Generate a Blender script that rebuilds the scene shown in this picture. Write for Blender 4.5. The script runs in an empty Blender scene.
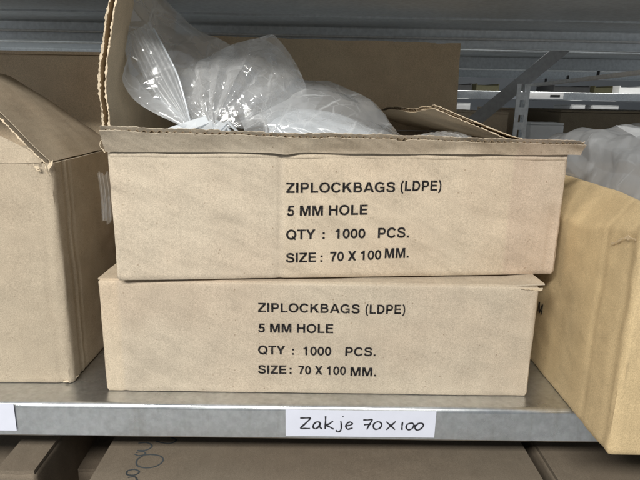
import bpy, math, random
import numpy as np
from mathutils import Matrix, Vector, noise

SC = bpy.context.scene
COL = SC.collection
R = math.radians

# ------------------------------------------------------------------ camera
cam_data = bpy.data.cameras.new('camera')
cam = bpy.data.objects.new('camera', cam_data)
COL.objects.link(cam)
cam_data.sensor_width = 36.0
cam_data.lens = 31.5
cam_data.clip_start = 0.01
cam_data.clip_end = 60
_P, _R, _Y = R(14.2), R(1.07), R(0.6)
_F = Vector((math.sin(_Y)*math.cos(_P), math.cos(_Y)*math.cos(_P), -math.sin(_P)))
_r = _F.cross(Vector((0, 0, 1))).normalized()
_u = _r.cross(_F)
_r2 = _r*math.cos(_R) + _u*math.sin(_R)
_u2 = -_r*math.sin(_R) + _u*math.cos(_R)
_m = Matrix((_r2, _u2, -_F)).transposed().to_4x4()
_m.translation = Vector((0, -0.48, 0.2735))
cam.matrix_world = _m
SC.camera = cam

# ------------------------------------------------------------------ world, lamps, exposure
world = bpy.data.worlds.new('World')
SC.world = world
world.use_nodes = True
_bg = world.node_tree.nodes['Background']
_bg.inputs['Color'].default_value = (0.86, 0.93, 1.0, 1)
_bg.inputs['Strength'].default_value = 0.29
SC.view_settings.view_transform = 'Standard'
SC.view_settings.look = 'None'
SC.view_settings.exposure = 0.0
SC.view_settings.gamma = 1.0


def tube_lamp(name, loc, sx, sy, power, col, tilt=0.0):
    ld = bpy.data.lights.new(name, 'AREA')
    ld.shape = 'RECTANGLE'
    ld.size, ld.size_y = sx, sy
    ld.energy = power
    ld.color = col
    o = bpy.data.objects.new(name, ld)
    o.location = loc
    o.rotation_euler = (tilt, 0, 0)
    COL.objects.link(o)
    return o


WARM = (1.0, 0.975, 0.92)
# strip light of the photographer's aisle; unseen lamp added to brighten the far rack
tube_lamp('aisle_strip_light', (-0.62, -1.55, 1.32), 1.4, 0.30, 73, WARM, R(22))
tube_lamp('far_rack_added_light', (0.9, 1.45, 1.9), 2.6, 0.3, 45, WARM)

# ------------------------------------------------------------------ helpers
random.seed(7)
rng = np.random.default_rng(7)


def nz(x, y, z=0.0):
    return noise.noise(Vector((x, y, z)))


class MB:
    """collects vertices and faces of one mesh"""
    def __init__(self):
        self.v, self.f, self.n = [], [], 0

    def add(self, verts, faces):
        verts = np.asarray(verts, float).reshape(-1, 3)
        self.v.append(verts)
        b = self.n
        self.f += [tuple(i + b for i in f) for f in faces]
        self.n += len(verts)

    def grid(self, A, flip=False, wrap=False):
        A = np.asarray(A)
        nu, nv = A.shape[:2]
        fs = []
        for i in range(nu - (0 if wrap else 1)):
            for j in range(nv - 1):
                a, b = i*nv + j, ((i + 1) % nu)*nv + j
                q = (a, b, b + 1, a + 1)
                fs.append(q[::-1] if flip else q)
        self.add(A.reshape(-1, 3), fs)

    def box(self, lo, hi, bev=0.0):
        (x0, y0, z0), (x1, y1, z1) = lo, hi
        if bev <= 0:
            v = [(x, y, z) for x in (x0, x1) for y in (y0, y1) for z in (z0, z1)]
            self.add(v, [(0, 1, 3, 2), (4, 6, 7, 5), (0, 4, 5, 1), (2, 3, 7, 6), (0, 2, 6, 4), (1, 5, 7, 3)])
            return
        b = bev
        X, Y, Z = (x0, x1), (y0, y1), (z0, z1)
        v, idx = [], {}
        for i in (0, 1):
            for j in (0, 1):
                for k in (0, 1):
                    sx, sy, sz = 1 - 2*i, 1 - 2*j, 1 - 2*k
                    for t, d in (('x', (0, b*sy, b*sz)), ('y', (b*sx, 0, b*sz)), ('z', (b*sx, b*sy, 0))):
                        idx[i, j, k, t] = len(v)
                        v.append((X[i] + d[0], Y[j] + d[1], Z[k] + d[2]))
        I = idx
        f = []
        for i in (0, 1):
            f.append([I[i, 0, 0, 'x'], I[i, 0, 1, 'x'], I[i, 1, 1, 'x'], I[i, 1, 0, 'x']])
            f.append([I[0, i, 0, 'y'], I[1, i, 0, 'y'], I[1, i, 1, 'y'], I[0, i, 1, 'y']])
            f.append([I[0, 0, i, 'z'], I[0, 1, i, 'z'], I[1, 1, i, 'z'], I[1, 0, i, 'z']])
            for j in (0, 1):
                f.append([I[0, i, j, 'y'], I[1, i, j, 'y'], I[1, i, j, 'z'], I[0, i, j, 'z']])
                f.append([I[i, 0, j, 'x'], I[i, 1, j, 'x'], I[i, 1, j, 'z'], I[i, 0, j, 'z']])
                f.append([I[i, j, 0, 'x'], I[i, j, 1, 'x'], I[i, j, 1, 'y'], I[i, j, 0, 'y']])
                for k in (0, 1):
                    f.append([I[i, j, k, 'x'], I[i, j, k, 'y'], I[i, j, k, 'z']])
        self.add(v, f)

    def slab(self, A, th):
        """a sheet (nu,nv,3) given real thickness th, closed all round"""
        A = np.asarray(A, float)
        du = np.gradient(A, axis=0)
        dv = np.gradient(A, axis=1)
        n = np.cross(du, dv)
        n /= np.linalg.norm(n, axis=2, keepdims=True) + 1e-12
        T, B = A + n*th/2, A - n*th/2
        nu, nv = A.shape[:2]
        N = nu*nv
        fs = []
        g = lambda i, j: i*nv + j
        for i in range(nu - 1):
            for j in range(nv - 1):
                fs.append((g(i, j), g(i + 1, j), g(i + 1, j + 1), g(i, j + 1)))
                fs.append((N + g(i, j + 1), N + g(i + 1, j + 1), N + g(i + 1, j), N + g(i, j)))
        for i in range(nu - 1):
            fs.append((g(i + 1, 0), g(i, 0), N + g(i, 0), N + g(i + 1, 0)))
            fs.append((g(i, nv - 1), g(i + 1, nv - 1), N + g(i + 1, nv - 1), N + g(i, nv - 1)))
        for j in range(nv - 1):
            fs.append((g(0, j), g(0, j + 1), N + g(0, j + 1), N + g(0, j)))
            fs.append((g(nu - 1, j + 1), g(nu - 1, j), N + g(nu - 1, j), N + g(nu - 1, j + 1)))
        self.add(np.concatenate([T.reshape(-1, 3), B.reshape(-1, 3)]), fs)

    def tube(self, pts, r, seg=6, flat=1.0):
        pts = [Vector(p) for p in pts]
        rings = []
        for i, p in enumerate(pts):
            t = (pts[min(i + 1, len(pts) - 1)] - pts[max(i - 1, 0)]).normalized()
            up = Vector((0, 1, 0)) if abs(t.y) < 0.9 else Vector((0, 0, 1))
            a = t.cross(up).normalized()
            b = a.cross(t).normalized()
            rr = r[i] if hasattr(r, '__len__') else r
            rings.append([p + a*(rr*math.cos(2*math.pi*k/seg)) + b*(rr*flat*math.sin(2*math.pi*k/seg)) for k in range(seg)])
        v = [q for ring in rings for q in ring]
        f = []
        for i in range(len(pts) - 1):
            for k in range(seg):
                a, b = i*seg + k, i*seg + (k + 1) % seg
                f.append((a, b, b + seg, a + seg))
        f.append(tuple(range(seg))[::-1])
        f.append(tuple(range((len(pts) - 1)*seg, len(pts)*seg)))
        self.add([tuple(q) for q in v], f)

    def build(self, name, mat, parent=None, smooth=True, label=None):
        me = bpy.data.meshes.new(name)
        V = np.concatenate(self.v)
        me.from_pydata(V.tolist(), [], self.f)
        me.validate()
        if smooth:
            me.polygons.foreach_set('use_smooth', [True]*len(me.polygons))
            me.set_sharp_from_angle(angle=R(58))
        me.materials.append(mat)
        me.update()
        o = bpy.data.objects.new(name, me)
        COL.objects.link(o)
        if parent is not None:
            o.parent = parent
        if label:
            o['label'] = label
        return o


def tag(o, label=None, cat=None, group=None, kind=None):
    for k, v in (('label', label), ('category', cat), ('group', group), ('kind', kind)):
        if v:
            o[k] = v
    return o


def thing(name, label, cat, loc=(0, 0, 0), rotz=0.0, group=None):
    o = bpy.data.objects.new(name, None)
    o.empty_display_size = 0.05
    COL.objects.link(o)
    o.location = loc
    o.rotation_euler = (0, 0, rotz)
    return tag(o, label, cat, group)


def P2(fn, us, vs):
    return np.array([[fn(u, v) for v in vs] for u in us], float)


def lin(a, b, n):
    return np.linspace(a, b, n)


# ------------------------------------------------------------------ materials
def new_mat(name):
    m = bpy.data.materials.new(name)
    m.use_nodes = True
    nt = m.node_tree
    nt.nodes.clear()
    out = nt.nodes.new('ShaderNodeOutputMaterial')
    return m, nt, out


def nd(nt, typ, **kw):
    n = nt.nodes.new(typ)
    for k, v in kw.items():
        if k.startswith('i_'):
            n.inputs[k[2:].replace('_', ' ')].default_value = v
        else:
            setattr(n, k, v)
    return n


def ramp(nt, src, p0, c0, p1, c1):
    r = nt.nodes.new('ShaderNodeValToRGB')
    r.color_ramp.elements[0].position, r.color_ramp.elements[0].color = p0, c0
    r.color_ramp.elements[1].position, r.color_ramp.elements[1].color = p1, c1
    nt.links.new(src, r.inputs[0])
    return r.outputs[0]


def mixc(nt, fac, a, b, mode='MIX'):
    n = nt.nodes.new('ShaderNodeMix')
    n.data_type = 'RGBA'
    n.blend_type = mode
    for sock, val in ((n.inputs[0], fac), (n.inputs[6], a), (n.inputs[7], b)):
        if hasattr(val, 'links') or hasattr(val, 'is_linked'):
            nt.links.new(val, sock)
        else:
            sock.default_value = val
    return n.outputs[2]


def g3(v):
    return (v, v, v, 1)


def tex_coords(nt, off=(0, 0, 0), scale=(1, 1, 1), rot=(0, 0, 0), vt='POINT'):
    tc = nt.nodes.new('ShaderNodeTexCoord')
    mp = nt.nodes.new('ShaderNodeMapping')
    mp.vector_type = vt
    mp.inputs['Location'].default_value = off
    mp.inputs['Scale'].default_value = scale
    mp.inputs['Rotation'].default_value = rot
    nt.links.new(tc.outputs['Object'], mp.inputs[0])
    return mp.outputs[0]


def cardboard(name, base, tint=(0.99, 0.955, 0.94), seed=0.0, wrinkle=0.35, speck=0.55, flute=0.10, bands=()):
    m, nt, out = new_mat(name)
    L = nt.links.new
    co = tex_coords(nt, (seed, seed*1.7, seed*0.6))
    b = nd(nt, 'ShaderNodeBsdfPrincipled')
    b.inputs['Roughness'].default_value = 0.78
    b.inputs['Specular IOR Level'].default_value = 0.25

    def noi(scale, detail=3, rough=0.5, vec=co):
        n = nd(nt, 'ShaderNodeTexNoise')
        n.inputs['Scale'].default_value = scale
        n.inputs['Detail'].default_value = detail
        n.inputs['Roughness'].default_value = rough
        L(vec, n.inputs['Vector'])
        return n.outputs['Fac']
    big, mid, fine = noi(7, 4), noi(45, 5, 0.6), noi(1150, 2, 0.65)
    base4 = (*base, 1)
    tinted = tuple(base[i]*tint[i] for i in range(3)) + (1,)
    c = mixc(nt, ramp(nt, big, 0.40, g3(0), 0.62, g3(1)), base4, tinted)
    c = mixc(nt, 0.55, c, ramp(nt, mid, 0.25, g3(0.80), 0.75, g3(1.16)), 'MULTIPLY')
    c = mixc(nt, 0.8, c, ramp(nt, fine, 0.3, g3(0.74), 0.7, g3(1.22)), 'MULTIPLY')
    # dark fibre specks
    vo = nd(nt, 'ShaderNodeTexVoronoi')
    vo.inputs['Scale'].default_value = 210
    L(co, vo.inputs['Vector'])
    sp = ramp(nt, vo.outputs['Distance'], 0.10, g3(1), 0.17, g3(0))
    gate = ramp(nt, noi(120, 1), 0.56, g3(0), 0.62, g3(1))
    spk = mixc(nt, 1.0, sp, gate, 'MULTIPLY')
    spk2 = mixc(nt, 1.0, spk, g3(speck), 'MULTIPLY')
    c = mixc(nt, spk2, c, (base[0]*0.38, base[1]*0.30, base[2]*0.24, 1))
    # pale fibres
    cf = tex_coords(nt, (seed, 0.3, seed), (1, 1, 4.5), (0.0, 0.0, 0.0))
    fib = ramp(nt, noi(210, 3, 0.65, cf), 0.60, g3(0), 0.74, g3(0.32))
    fib2 = ramp(nt, noi(170, 3, 0.65, cf), 0.26, g3(0.30), 0.40, g3(0))
    c = mixc(nt, fib2, c, (base[0]*0.72, base[1]*0.68, base[2]*0.62, 1))
    c = mixc(nt, fib, c, (min(base[0]*1.35, 1), min(base[1]*1.38, 1), min(base[2]*1.45, 1), 1))
    cs_ = tex_coords(nt, (seed*2, 0, seed), (1.0, 1, 0.25), (0, R(64), 0), 'TEXTURE')
    sc1 = ramp(nt, noi(16, 5, 0.7, cs_), 0.62, g3(0), 0.72, g3(0.28))
    c = mixc(nt, sc1, c, (min(base[0]*1.22, 1), min(base[1]*1.24, 1), min(base[2]*1.28, 1), 1))
    sc2 = ramp(nt, noi(11, 6, 0.7), 0.60, g3(0), 0.75, g3(0.22))
    c = mixc(nt, sc2, c, (base[0]*0.66, base[1]*0.62, base[2]*0.56, 1))
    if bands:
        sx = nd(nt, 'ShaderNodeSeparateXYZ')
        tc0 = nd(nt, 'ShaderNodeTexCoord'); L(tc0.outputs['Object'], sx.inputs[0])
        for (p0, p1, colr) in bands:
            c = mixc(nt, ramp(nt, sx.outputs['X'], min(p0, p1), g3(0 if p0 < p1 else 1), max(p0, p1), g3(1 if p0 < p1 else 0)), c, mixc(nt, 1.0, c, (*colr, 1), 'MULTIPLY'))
    L(c, b.inputs['Base Color'])
    # relief: fibres, wrinkles, the faint flutes under the liner
    cw = tex_coords(nt, (seed, seed, seed), (1.9, 1, 0.6), (0, R(30), 0), 'TEXTURE')
    wr = noi(26, 2, 0.45, cw)
    wv = nd(nt, 'ShaderNodeTexWave')
    wv.bands_direction = 'X'
    wv.inputs['Scale'].default_value = 1/0.0062/ (2*math.pi) * 1.0 * 6.28/ 3.14
    wv.inputs['Distortion'].default_value = 0.6
    L(co, wv.inputs['Vector'])
    b1 = nd(nt, 'ShaderNodeBump'); b1.inputs['Strength'].default_value = 0.15; b1.inputs['Distance'].default_value = 0.0003
    L(fine, b1.inputs['Height'])
    b2 = nd(nt, 'ShaderNodeBump'); b2.inputs['Strength'].default_value = wrinkle; b2.inputs['Distance'].default_value = 0.007
    L(wr, b2.inputs['Height']); L(b1.outputs[0], b2.inputs['Normal'])
    b3 = nd(nt, 'ShaderNodeBump'); b3.inputs['Strength'].default_value = flute; b3.inputs['Distance'].default_value = 0.0006
    L(wv.outputs['Fac'], b3.inputs['Height']); L(b2.outputs[0], b3.inputs['Normal'])
    L(b3.outputs[0], b.inputs['Normal'])
    L(b.outputs[0], out.inputs[0])
    return m


def galvanised(name, base=(0.50, 0.53, 0.54), rough=0.36, metal=0.9, spangle=1.0, seed=0.0):
    m, nt, out = new_mat(name)
    L = nt.links.new
    co = tex_coords(nt, (seed, seed, seed))
    b = nd(nt, 'ShaderNodeBsdfPrincipled')
    b.inputs['Metallic'].default_value = metal
    vo = nd(nt, 'ShaderNodeTexVoronoi')
    vo.inputs['Scale'].default_value = 230
    L(co, vo.inputs['Vector'])
    n1 = nd(nt, 'ShaderNodeTexNoise'); n1.inputs['Scale'].default_value = 14; n1.inputs['Detail'].default_value = 6
    L(co, n1.inputs['Vector'])
    n2 = nd(nt, 'ShaderNodeTexNoise'); n2.inputs['Scale'].default_value = 160; n2.inputs['Detail'].default_value = 4
    L(co, n2.inputs['Vector'])
    c = mixc(nt, 0.35*spangle, (*base, 1), vo.outputs['Color'], 'OVERLAY')
    hs = nd(nt, 'ShaderNodeHueSaturation'); hs.inputs['Saturation'].default_value = 0.25
    L(c, hs.inputs['Color'])
    c = mixc(nt, 0.8, hs.outputs[0], ramp(nt, n1.outputs['Fac'], 0.3, g3(0.93), 0.7, g3(1.04)), 'MULTIPLY')
    c = mixc(nt, 0.5, c, ramp(nt, n2.outputs['Fac'], 0.35, g3(0.8), 0.65, g3(1.1)), 'MULTIPLY')
    cz = tex_coords(nt, (seed, 0, 0), (1, 1, 9), (0, 0, 0), 'TEXTURE')
    n3 = nd(nt, 'ShaderNodeTexNoise'); n3.inputs['Scale'].default_value = 75; n3.inputs['Detail'].default_value = 5; n3.inputs['Roughness'].default_value = 0.7
    L(cz, n3.inputs['Vector'])
    c = mixc(nt, 0.7*min(1, spangle*4), c, ramp(nt, n3.outputs['Fac'], 0.30, (0.70, 0.67, 0.60, 1), 0.46, g3(1.0)), 'MULTIPLY')
    n4 = nd(nt, 'ShaderNodeTexNoise'); n4.inputs['Scale'].default_value = 420; n4.inputs['Detail'].default_value = 2
    L(co, n4.inputs['Vector'])
    c = mixc(nt, 0.8*min(1, spangle*4), c, ramp(nt, n4.outputs['Fac'], 0.42, g3(0.93), 0.60, g3(1.05)), 'MULTIPLY')
    L(c, b.inputs['Base Color'])
    rr = ramp(nt, n1.outputs['Fac'], 0.3, g3(rough - 0.07), 0.7, g3(rough + 0.1))
    L(rr, b.inputs['Roughness'])
    bp = nd(nt, 'ShaderNodeBump'); bp.inputs['Strength'].default_value = 0.12; bp.inputs['Distance'].default_value = 0.0006
    L(n2.outputs['Fac'], bp.inputs['Height'])
    L(bp.outputs[0], b.inputs['Normal'])
    L(b.outputs[0], out.inputs[0])
    return m


def film(name, tint=(0.86, 0.87, 0.88), alpha=0.22, edge=0.55, rough=0.16, gloss=1.0, wr_scale=55, wr=0.5, seed=0.0, milk=0.0, fold=0.35, fold_scale=1.0):
    """thin polythene: mostly clear, milky where it is seen edge-on, glossy creases"""
    m, nt, out = new_mat(name)
    L = nt.links.new
    co = tex_coords(nt, (seed, seed, seed))
    n1 = nd(nt, 'ShaderNodeTexNoise'); n1.inputs['Scale'].default_value = wr_scale
    n1.inputs['Detail'].default_value = 4; n1.inputs['Roughness'].default_value = 0.55; n1.inputs['Distortion'].default_value = 1.2
    L(co, n1.inputs['Vector'])
    vo = nd(nt, 'ShaderNodeTexVoronoi'); vo.feature = 'F1'; vo.inputs['Scale'].default_value = wr_scale*0.6
    mx = nd(nt, 'ShaderNodeVectorMath'); mx.operation = 'ADD'
    L(co, mx.inputs[0])
    sc = nd(nt, 'ShaderNodeVectorMath'); sc.operation = 'SCALE'; sc.inputs['Scale'].default_value = 0.03
    L(n1.outputs['Color'], sc.inputs[0]); L(sc.outputs[0], mx.inputs[1])
    L(mx.outputs[0], vo.inputs['Vector'])
    b1 = nd(nt, 'ShaderNodeBump'); b1.inputs['Strength'].default_value = wr; b1.inputs['Distance'].default_value = 0.006
    L(vo.outputs['Distance'], b1.inputs['Height'])
    b2 = nd(nt, 'ShaderNodeBump'); b2.inputs['Strength'].default_value = wr*0.5; b2.inputs['Distance'].default_value = 0.003
    L(n1.outputs['Fac'], b2.inputs['Height']); L(b1.outputs[0], b2.inputs['Normal'])
    # sharp fold lines, whitened where the film was creased
    def folds(scl, w, st):
        cf = tex_coords(nt, (seed*3, seed, seed*2), st, (0.3, 0.5, 0.9), 'TEXTURE')
        ad = nd(nt, 'ShaderNodeVectorMath'); ad.operation = 'ADD'
        s2 = nd(nt, 'ShaderNodeVectorMath'); s2.operation = 'SCALE'; s2.inputs['Scale'].default_value = 0.35/scl
        L(n1.outputs['Color'], s2.inputs[0]); L(cf, ad.inputs[0]); L(s2.outputs[0], ad.inputs[1])
        ve = nd(nt, 'ShaderNodeTexVoronoi'); ve.feature = 'DISTANCE_TO_EDGE'; ve.inputs['Scale'].default_value = scl
        L(ad.outputs[0], ve.inputs['Vector'])
        return ramp(nt, ve.outputs['Distance'], 0.0, g3(1), w, g3(0))
    ng = nd(nt, 'ShaderNodeTexNoise'); ng.inputs['Scale'].default_value = 26; ng.inputs['Detail'].default_value = 2
    L(co, ng.inputs['Vector'])
    gate = ramp(nt, ng.outputs['Fac'], 0.42, g3(0), 0.60, g3(1))
    f1 = folds(26*fold_scale, 0.045, (1, 1, 2.2))
    f2 = folds(62*fold_scale, 0.05, (1.8, 1, 1))
    fl = mixc(nt, 1.0, mixc(nt, 1.0, f1, mixc(nt, 1.0, f2, g3(0.6), 'MULTIPLY'), 'LIGHTEN'), gate, 'MULTIPLY')
    b3 = nd(nt, 'ShaderNodeBump'); b3.inputs['Strength'].default_value = 0.35; b3.inputs['Distance'].default_value = 0.0012
    L(fl, b3.inputs['Height']); L(b2.outputs[0], b3.inputs['Normal'])
    N = b3.outputs[0]
    tr = nd(nt, 'ShaderNodeBsdfTransparent'); tr.inputs[0].default_value = (0.97, 0.975, 0.98, 1)
    df = nd(nt, 'ShaderNodeBsdfDiffuse'); df.inputs[0].default_value = (*tint, 1); L(N, df.inputs['Normal'])
    tl = nd(nt, 'ShaderNodeBsdfTranslucent'); tl.inputs[0].default_value = (*tint, 1); L(N, tl.inputs['Normal'])
    m1 = nd(nt, 'ShaderNodeMixShader'); m1.inputs[0].default_value = 0.45
    L(df.outputs[0], m1.inputs[1]); L(tl.outputs[0], m1.inputs[2])
    lw = nd(nt, 'ShaderNodeLayerWeight'); lw.inputs['Blend'].default_value = 0.35; L(N, lw.inputs['Normal'])
    ma = nd(nt, 'ShaderNodeMath'); ma.operation = 'MULTIPLY_ADD'; ma.use_clamp = True
    L(lw.outputs['Facing'], ma.inputs[0]); ma.inputs[1].default_value = edge; ma.inputs[2].default_value = alpha
    mk = nd(nt, 'ShaderNodeMath'); mk.operation = 'MULTIPLY_ADD'; mk.use_clamp = True
    L(ramp(nt, n1.outputs['Fac'], 0.45, g3(0), 0.75, g3(1)), mk.inputs[0]); mk.inputs[1].default_value = milk
    mf = nd(nt, 'ShaderNodeMath'); mf.operation = 'MULTIPLY_ADD'; mf.use_clamp = True
    L(fl, mf.inputs[0]); mf.inputs[1].default_value = fold; L(ma.outputs[0], mf.inputs[2])
    L(mf.outputs[0], mk.inputs[2])
    m2 = nd(nt, 'ShaderNodeMixShader'); L(mk.outputs[0], m2.inputs[0])
    L(tr.outputs[0], m2.inputs[1]); L(m1.outputs[0], m2.inputs[2])
    gl = nd(nt, 'ShaderNodeBsdfGlossy'); gl.inputs['Roughness'].default_value = rough
    gl.inputs[0].default_value = (1, 1, 1, 1); L(N, gl.inputs['Normal'])
    # Schlick reflectance, the same from both sides of the sheet
    lf = nd(nt, 'ShaderNodeLayerWeight'); lf.inputs['Blend'].default_value = 0.5; L(N, lf.inputs['Normal'])
    pw = nd(nt, 'ShaderNodeMath'); pw.operation = 'POWER'; L(lf.outputs['Facing'], pw.inputs[0]); pw.inputs[1].default_value = 4.0
    mg = nd(nt, 'ShaderNodeMath'); mg.operation = 'MULTIPLY_ADD'; mg.use_clamp = True
    L(pw.outputs[0], mg.inputs[0]); mg.inputs[1].default_value = 0.5*gloss; mg.inputs[2].default_value = 0.09*gloss
    m3 = nd(nt, 'ShaderNodeMixShader'); L(mg.outputs[0], m3.inputs[0])
    L(m2.outputs[0], m3.inputs[1]); L(gl.outputs[0], m3.inputs[2])
    L(m3.outputs[0], out.inputs[0])
    return m


def plain(name, col, rough=0.6, metal=0.0, var=0.1, scale=60, spec=0.4):
    m, nt, out = new_mat(name)
    L = nt.links.new
    co = tex_coords(nt)
    b = nd(nt, 'ShaderNodeBsdfPrincipled')
    b.inputs['Roughness'].default_value = rough
    b.inputs['Metallic'].default_value = metal
    b.inputs['Specular IOR Level'].default_value = spec
    n = nd(nt, 'ShaderNodeTexNoise'); n.inputs['Scale'].default_value = scale; n.inputs['Detail'].default_value = 5
    L(co, n.inputs['Vector'])
    c = mixc(nt, 1.0, (*col, 1), ramp(nt, n.outputs['Fac'], 0.3, g3(1 - var), 0.7, g3(1 + var)), 'MULTIPLY')
    L(c, b.inputs['Base Color'])
    L(b.outputs[0], out.inputs[0])
    return m


KRAFT = (0.50, 0.43, 0.333)
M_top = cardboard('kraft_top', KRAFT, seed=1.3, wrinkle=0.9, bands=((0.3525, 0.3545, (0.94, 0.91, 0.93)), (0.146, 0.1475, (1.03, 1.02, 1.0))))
M_bot = cardboard('kraft_bottom', (0.455, 0.388, 0.300), seed=4.1, wrinkle=0.5, bands=((0.0185, 0.0175, (1.12, 1.10, 1.06)),))  # left strip painted lighter, as where the upper box casts no shadow
M_inner = cardboard('kraft_inside', (0.60, 0.485, 0.335), seed=2.2, wrinkle=0.12, speck=0.2)  # lightened board colour stands in for ambient light inside the shelf
M_edge = cardboard('kraft_torn_edge', (0.62, 0.52, 0.38), seed=8.2, wrinkle=0.1, speck=0.1, flute=0)
M_left = cardboard('kraft_left', (0.40, 0.335, 0.25), seed=6.4, wrinkle=0.2, speck=0.4)
M_right = cardboard('kraft_yellow', (0.52, 0.395, 0.225), tint=(1.06, 1.06, 1.05), seed=9.7, wrinkle=0.2, speck=0.25, flute=0.16)
M_peel = cardboard('kraft_peeled', (0.60, 0.47, 0.30), seed=7.7, wrinkle=0.1, speck=0.1, flute=0)
M_low = cardboard('kraft_lower', (0.17, 0.14, 0.105), seed=3.5, wrinkle=0.15, speck=0.2)  # board darkened to carry the shade under the shelf
M_far = cardboard('kraft_far', (0.60, 0.49, 0.35), seed=5.5, wrinkle=0.1, speck=0.1)  # base lightened in place of ambient light behind the front boxes
M_flute = cardboard('fluting_paper', (0.20, 0.15, 0.095), seed=1.9, wrinkle=0.0, speck=0.0, flute=0)  # dark colour stands in for the shade inside the flutes
M_rail = galvanised('rail_zinc', (0.80, 0.82, 0.82), 0.45, metal=0.0, spangle=0.05, seed=6.0)  # pale base puts the light caught by rail and ledge into colour
M_scrap = film('scrap_film', alpha=0.04, edge=0.35, rough=0.12, gloss=1.6, wr_scale=40, wr=0.3, seed=13.0)
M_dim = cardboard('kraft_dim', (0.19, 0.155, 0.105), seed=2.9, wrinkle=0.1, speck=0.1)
M_zinc = galvanised('galvanised_shelf', (0.555, 0.63, 0.665), 0.31, metal=0.94, spangle=0.13)
M_zinc2 = galvanised('galvanised_lifted', (0.70, 0.82, 0.88), 0.42, metal=0.5, spangle=0.03, seed=3.0)  # base raised to make up for missing bounce light under the shelf
M_steel = galvanised('painted_brace', (0.36, 0.37, 0.38), 0.5, metal=0.6, spangle=0.05, seed=5.0)
M_ink = plain('printing_ink', (0.016, 0.015, 0.016), 0.85, var=0.9, scale=260, spec=0.1)
# stamped ink is broken over the fibres: tiny gaps let the board show through
_nt = M_ink.node_tree
_o = next(n for n in _nt.nodes if n.type == 'OUTPUT_MATERIAL')
_b = next(n for n in _nt.nodes if n.type == 'BSDF_PRINCIPLED')
_n = nd(_nt, 'ShaderNodeTexNoise'); _n.inputs['Scale'].default_value = 1100; _n.inputs['Detail'].default_value = 3
_nt.links.new(tex_coords(_nt), _n.inputs['Vector'])
_mx = _nt.nodes.new('ShaderNodeMixShader')
_nt.links.new(ramp(_nt, _n.outputs['Fac'], 0.56, g3(0.0), 0.66, g3(0.55)), _mx.inputs[0])
_nt.links.new(_b.outputs[0], _mx.inputs[1])
_nt.links.new(_nt.nodes.new('ShaderNodeBsdfTransparent').outputs[0], _mx.inputs[2])
_nt.links.new(_mx.outputs[0], _o.inputs[0])
M_paper = plain('label_paper', (0.62, 0.64, 0.73), 0.6, var=0.02, scale=90)
M_pen = plain('pen_ink', (0.015, 0.015, 0.02), 0.5)
M_marker = plain('marker_ink', (0.055, 0.062, 0.066), 0.8, var=0.3, spec=0.1)
M_white = plain('white_card', (0.75, 0.75, 0.74), 0.7, var=0.04)
M_dark = plain('dark_plastic', (0.03, 0.03, 0.03), 0.5)
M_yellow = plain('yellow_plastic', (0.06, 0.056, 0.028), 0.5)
M_concrete = plain('concrete_floor', (0.34, 0.34, 0.34), 0.8, var=0.2, scale=6)
M_wall = plain('hall_wall', (0.16, 0.17, 0.18), 0.8, var=0.08, scale=4)
M_film = film('clear_film', alpha=0.18, edge=0.5, rough=0.09, gloss=2.0, wr_scale=30, wr=0.28, seed=0.4, milk=0.08, fold=0.45)
M_film_grey = film('grey_film', tint=(0.70, 0.72, 0.73), alpha=0.28, edge=0.4, rough=0.12, gloss=1.6, wr_scale=18, wr=0.45, seed=2.0, fold=0.3, fold_scale=0.7)
M_film_milk = film('milky_film', tint=(0.86, 0.88, 0.90), alpha=0.34, edge=0.45, rough=0.34, gloss=0.45, wr_scale=45, wr=0.2, seed=5.0)
M_film_crisp = film('crisp_film', tint=(0.9, 0.91, 0.92), alpha=0.20, edge=0.5, rough=0.10, gloss=1.8, wr_scale=48, wr=0.45, seed=7.0, milk=0.15)
M_pack = film('bag_stack_film', tint=(0.84, 0.87, 0.90), alpha=0.78, edge=0.25, rough=0.25, wr_scale=30, wr=0.2, seed=9.0)
M_film_fold = film('right_film', tint=(0.60, 0.62, 0.645), alpha=0.62, edge=0.3, rough=0.24, gloss=0.9, wr_scale=16, wr=0.5, seed=11.0, fold=0.35, fold_scale=0.6)


# ------------------------------------------------------------------ cardboard builders
CREASES = {42.0: ((0.512, 0.0008, 0.005), (0.548, 0.0006, 0.004)), 21.0: ((0.1430, 0.0011, 0.0022), (0.398, 0.0006, 0.002)), 12.0: ((0.018, 0.0007, 0.002),), 33.0: ((0.318, 0.0012, 0.002),),
           35.0: ((0.522, 0.0016, 0.0025), (0.532, 0.0010, 0.002))}


def dent(x, z, s, amp=1.0):
    """small outward relief of a carton wall (metres), x along it, z up"""
    a = 0.0007*nz(x*14 + s, z*14, s) + 0.00035*nz(x*45, z*45 + s, s*2)
    c, n = math.cos(0.5), math.sin(0.5)
    p, q = x*c - z*n, x*n + z*c
    a += 0.00030*nz(p*30 + s*3, q*95, s)
    for (xc, dep, wd) in CREASES.get(s, ()):
        a -= dep*math.exp(-((x - xc - 0.003*nz(z*18, xc*9, 1))/wd)**2)
    return a*amp


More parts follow.
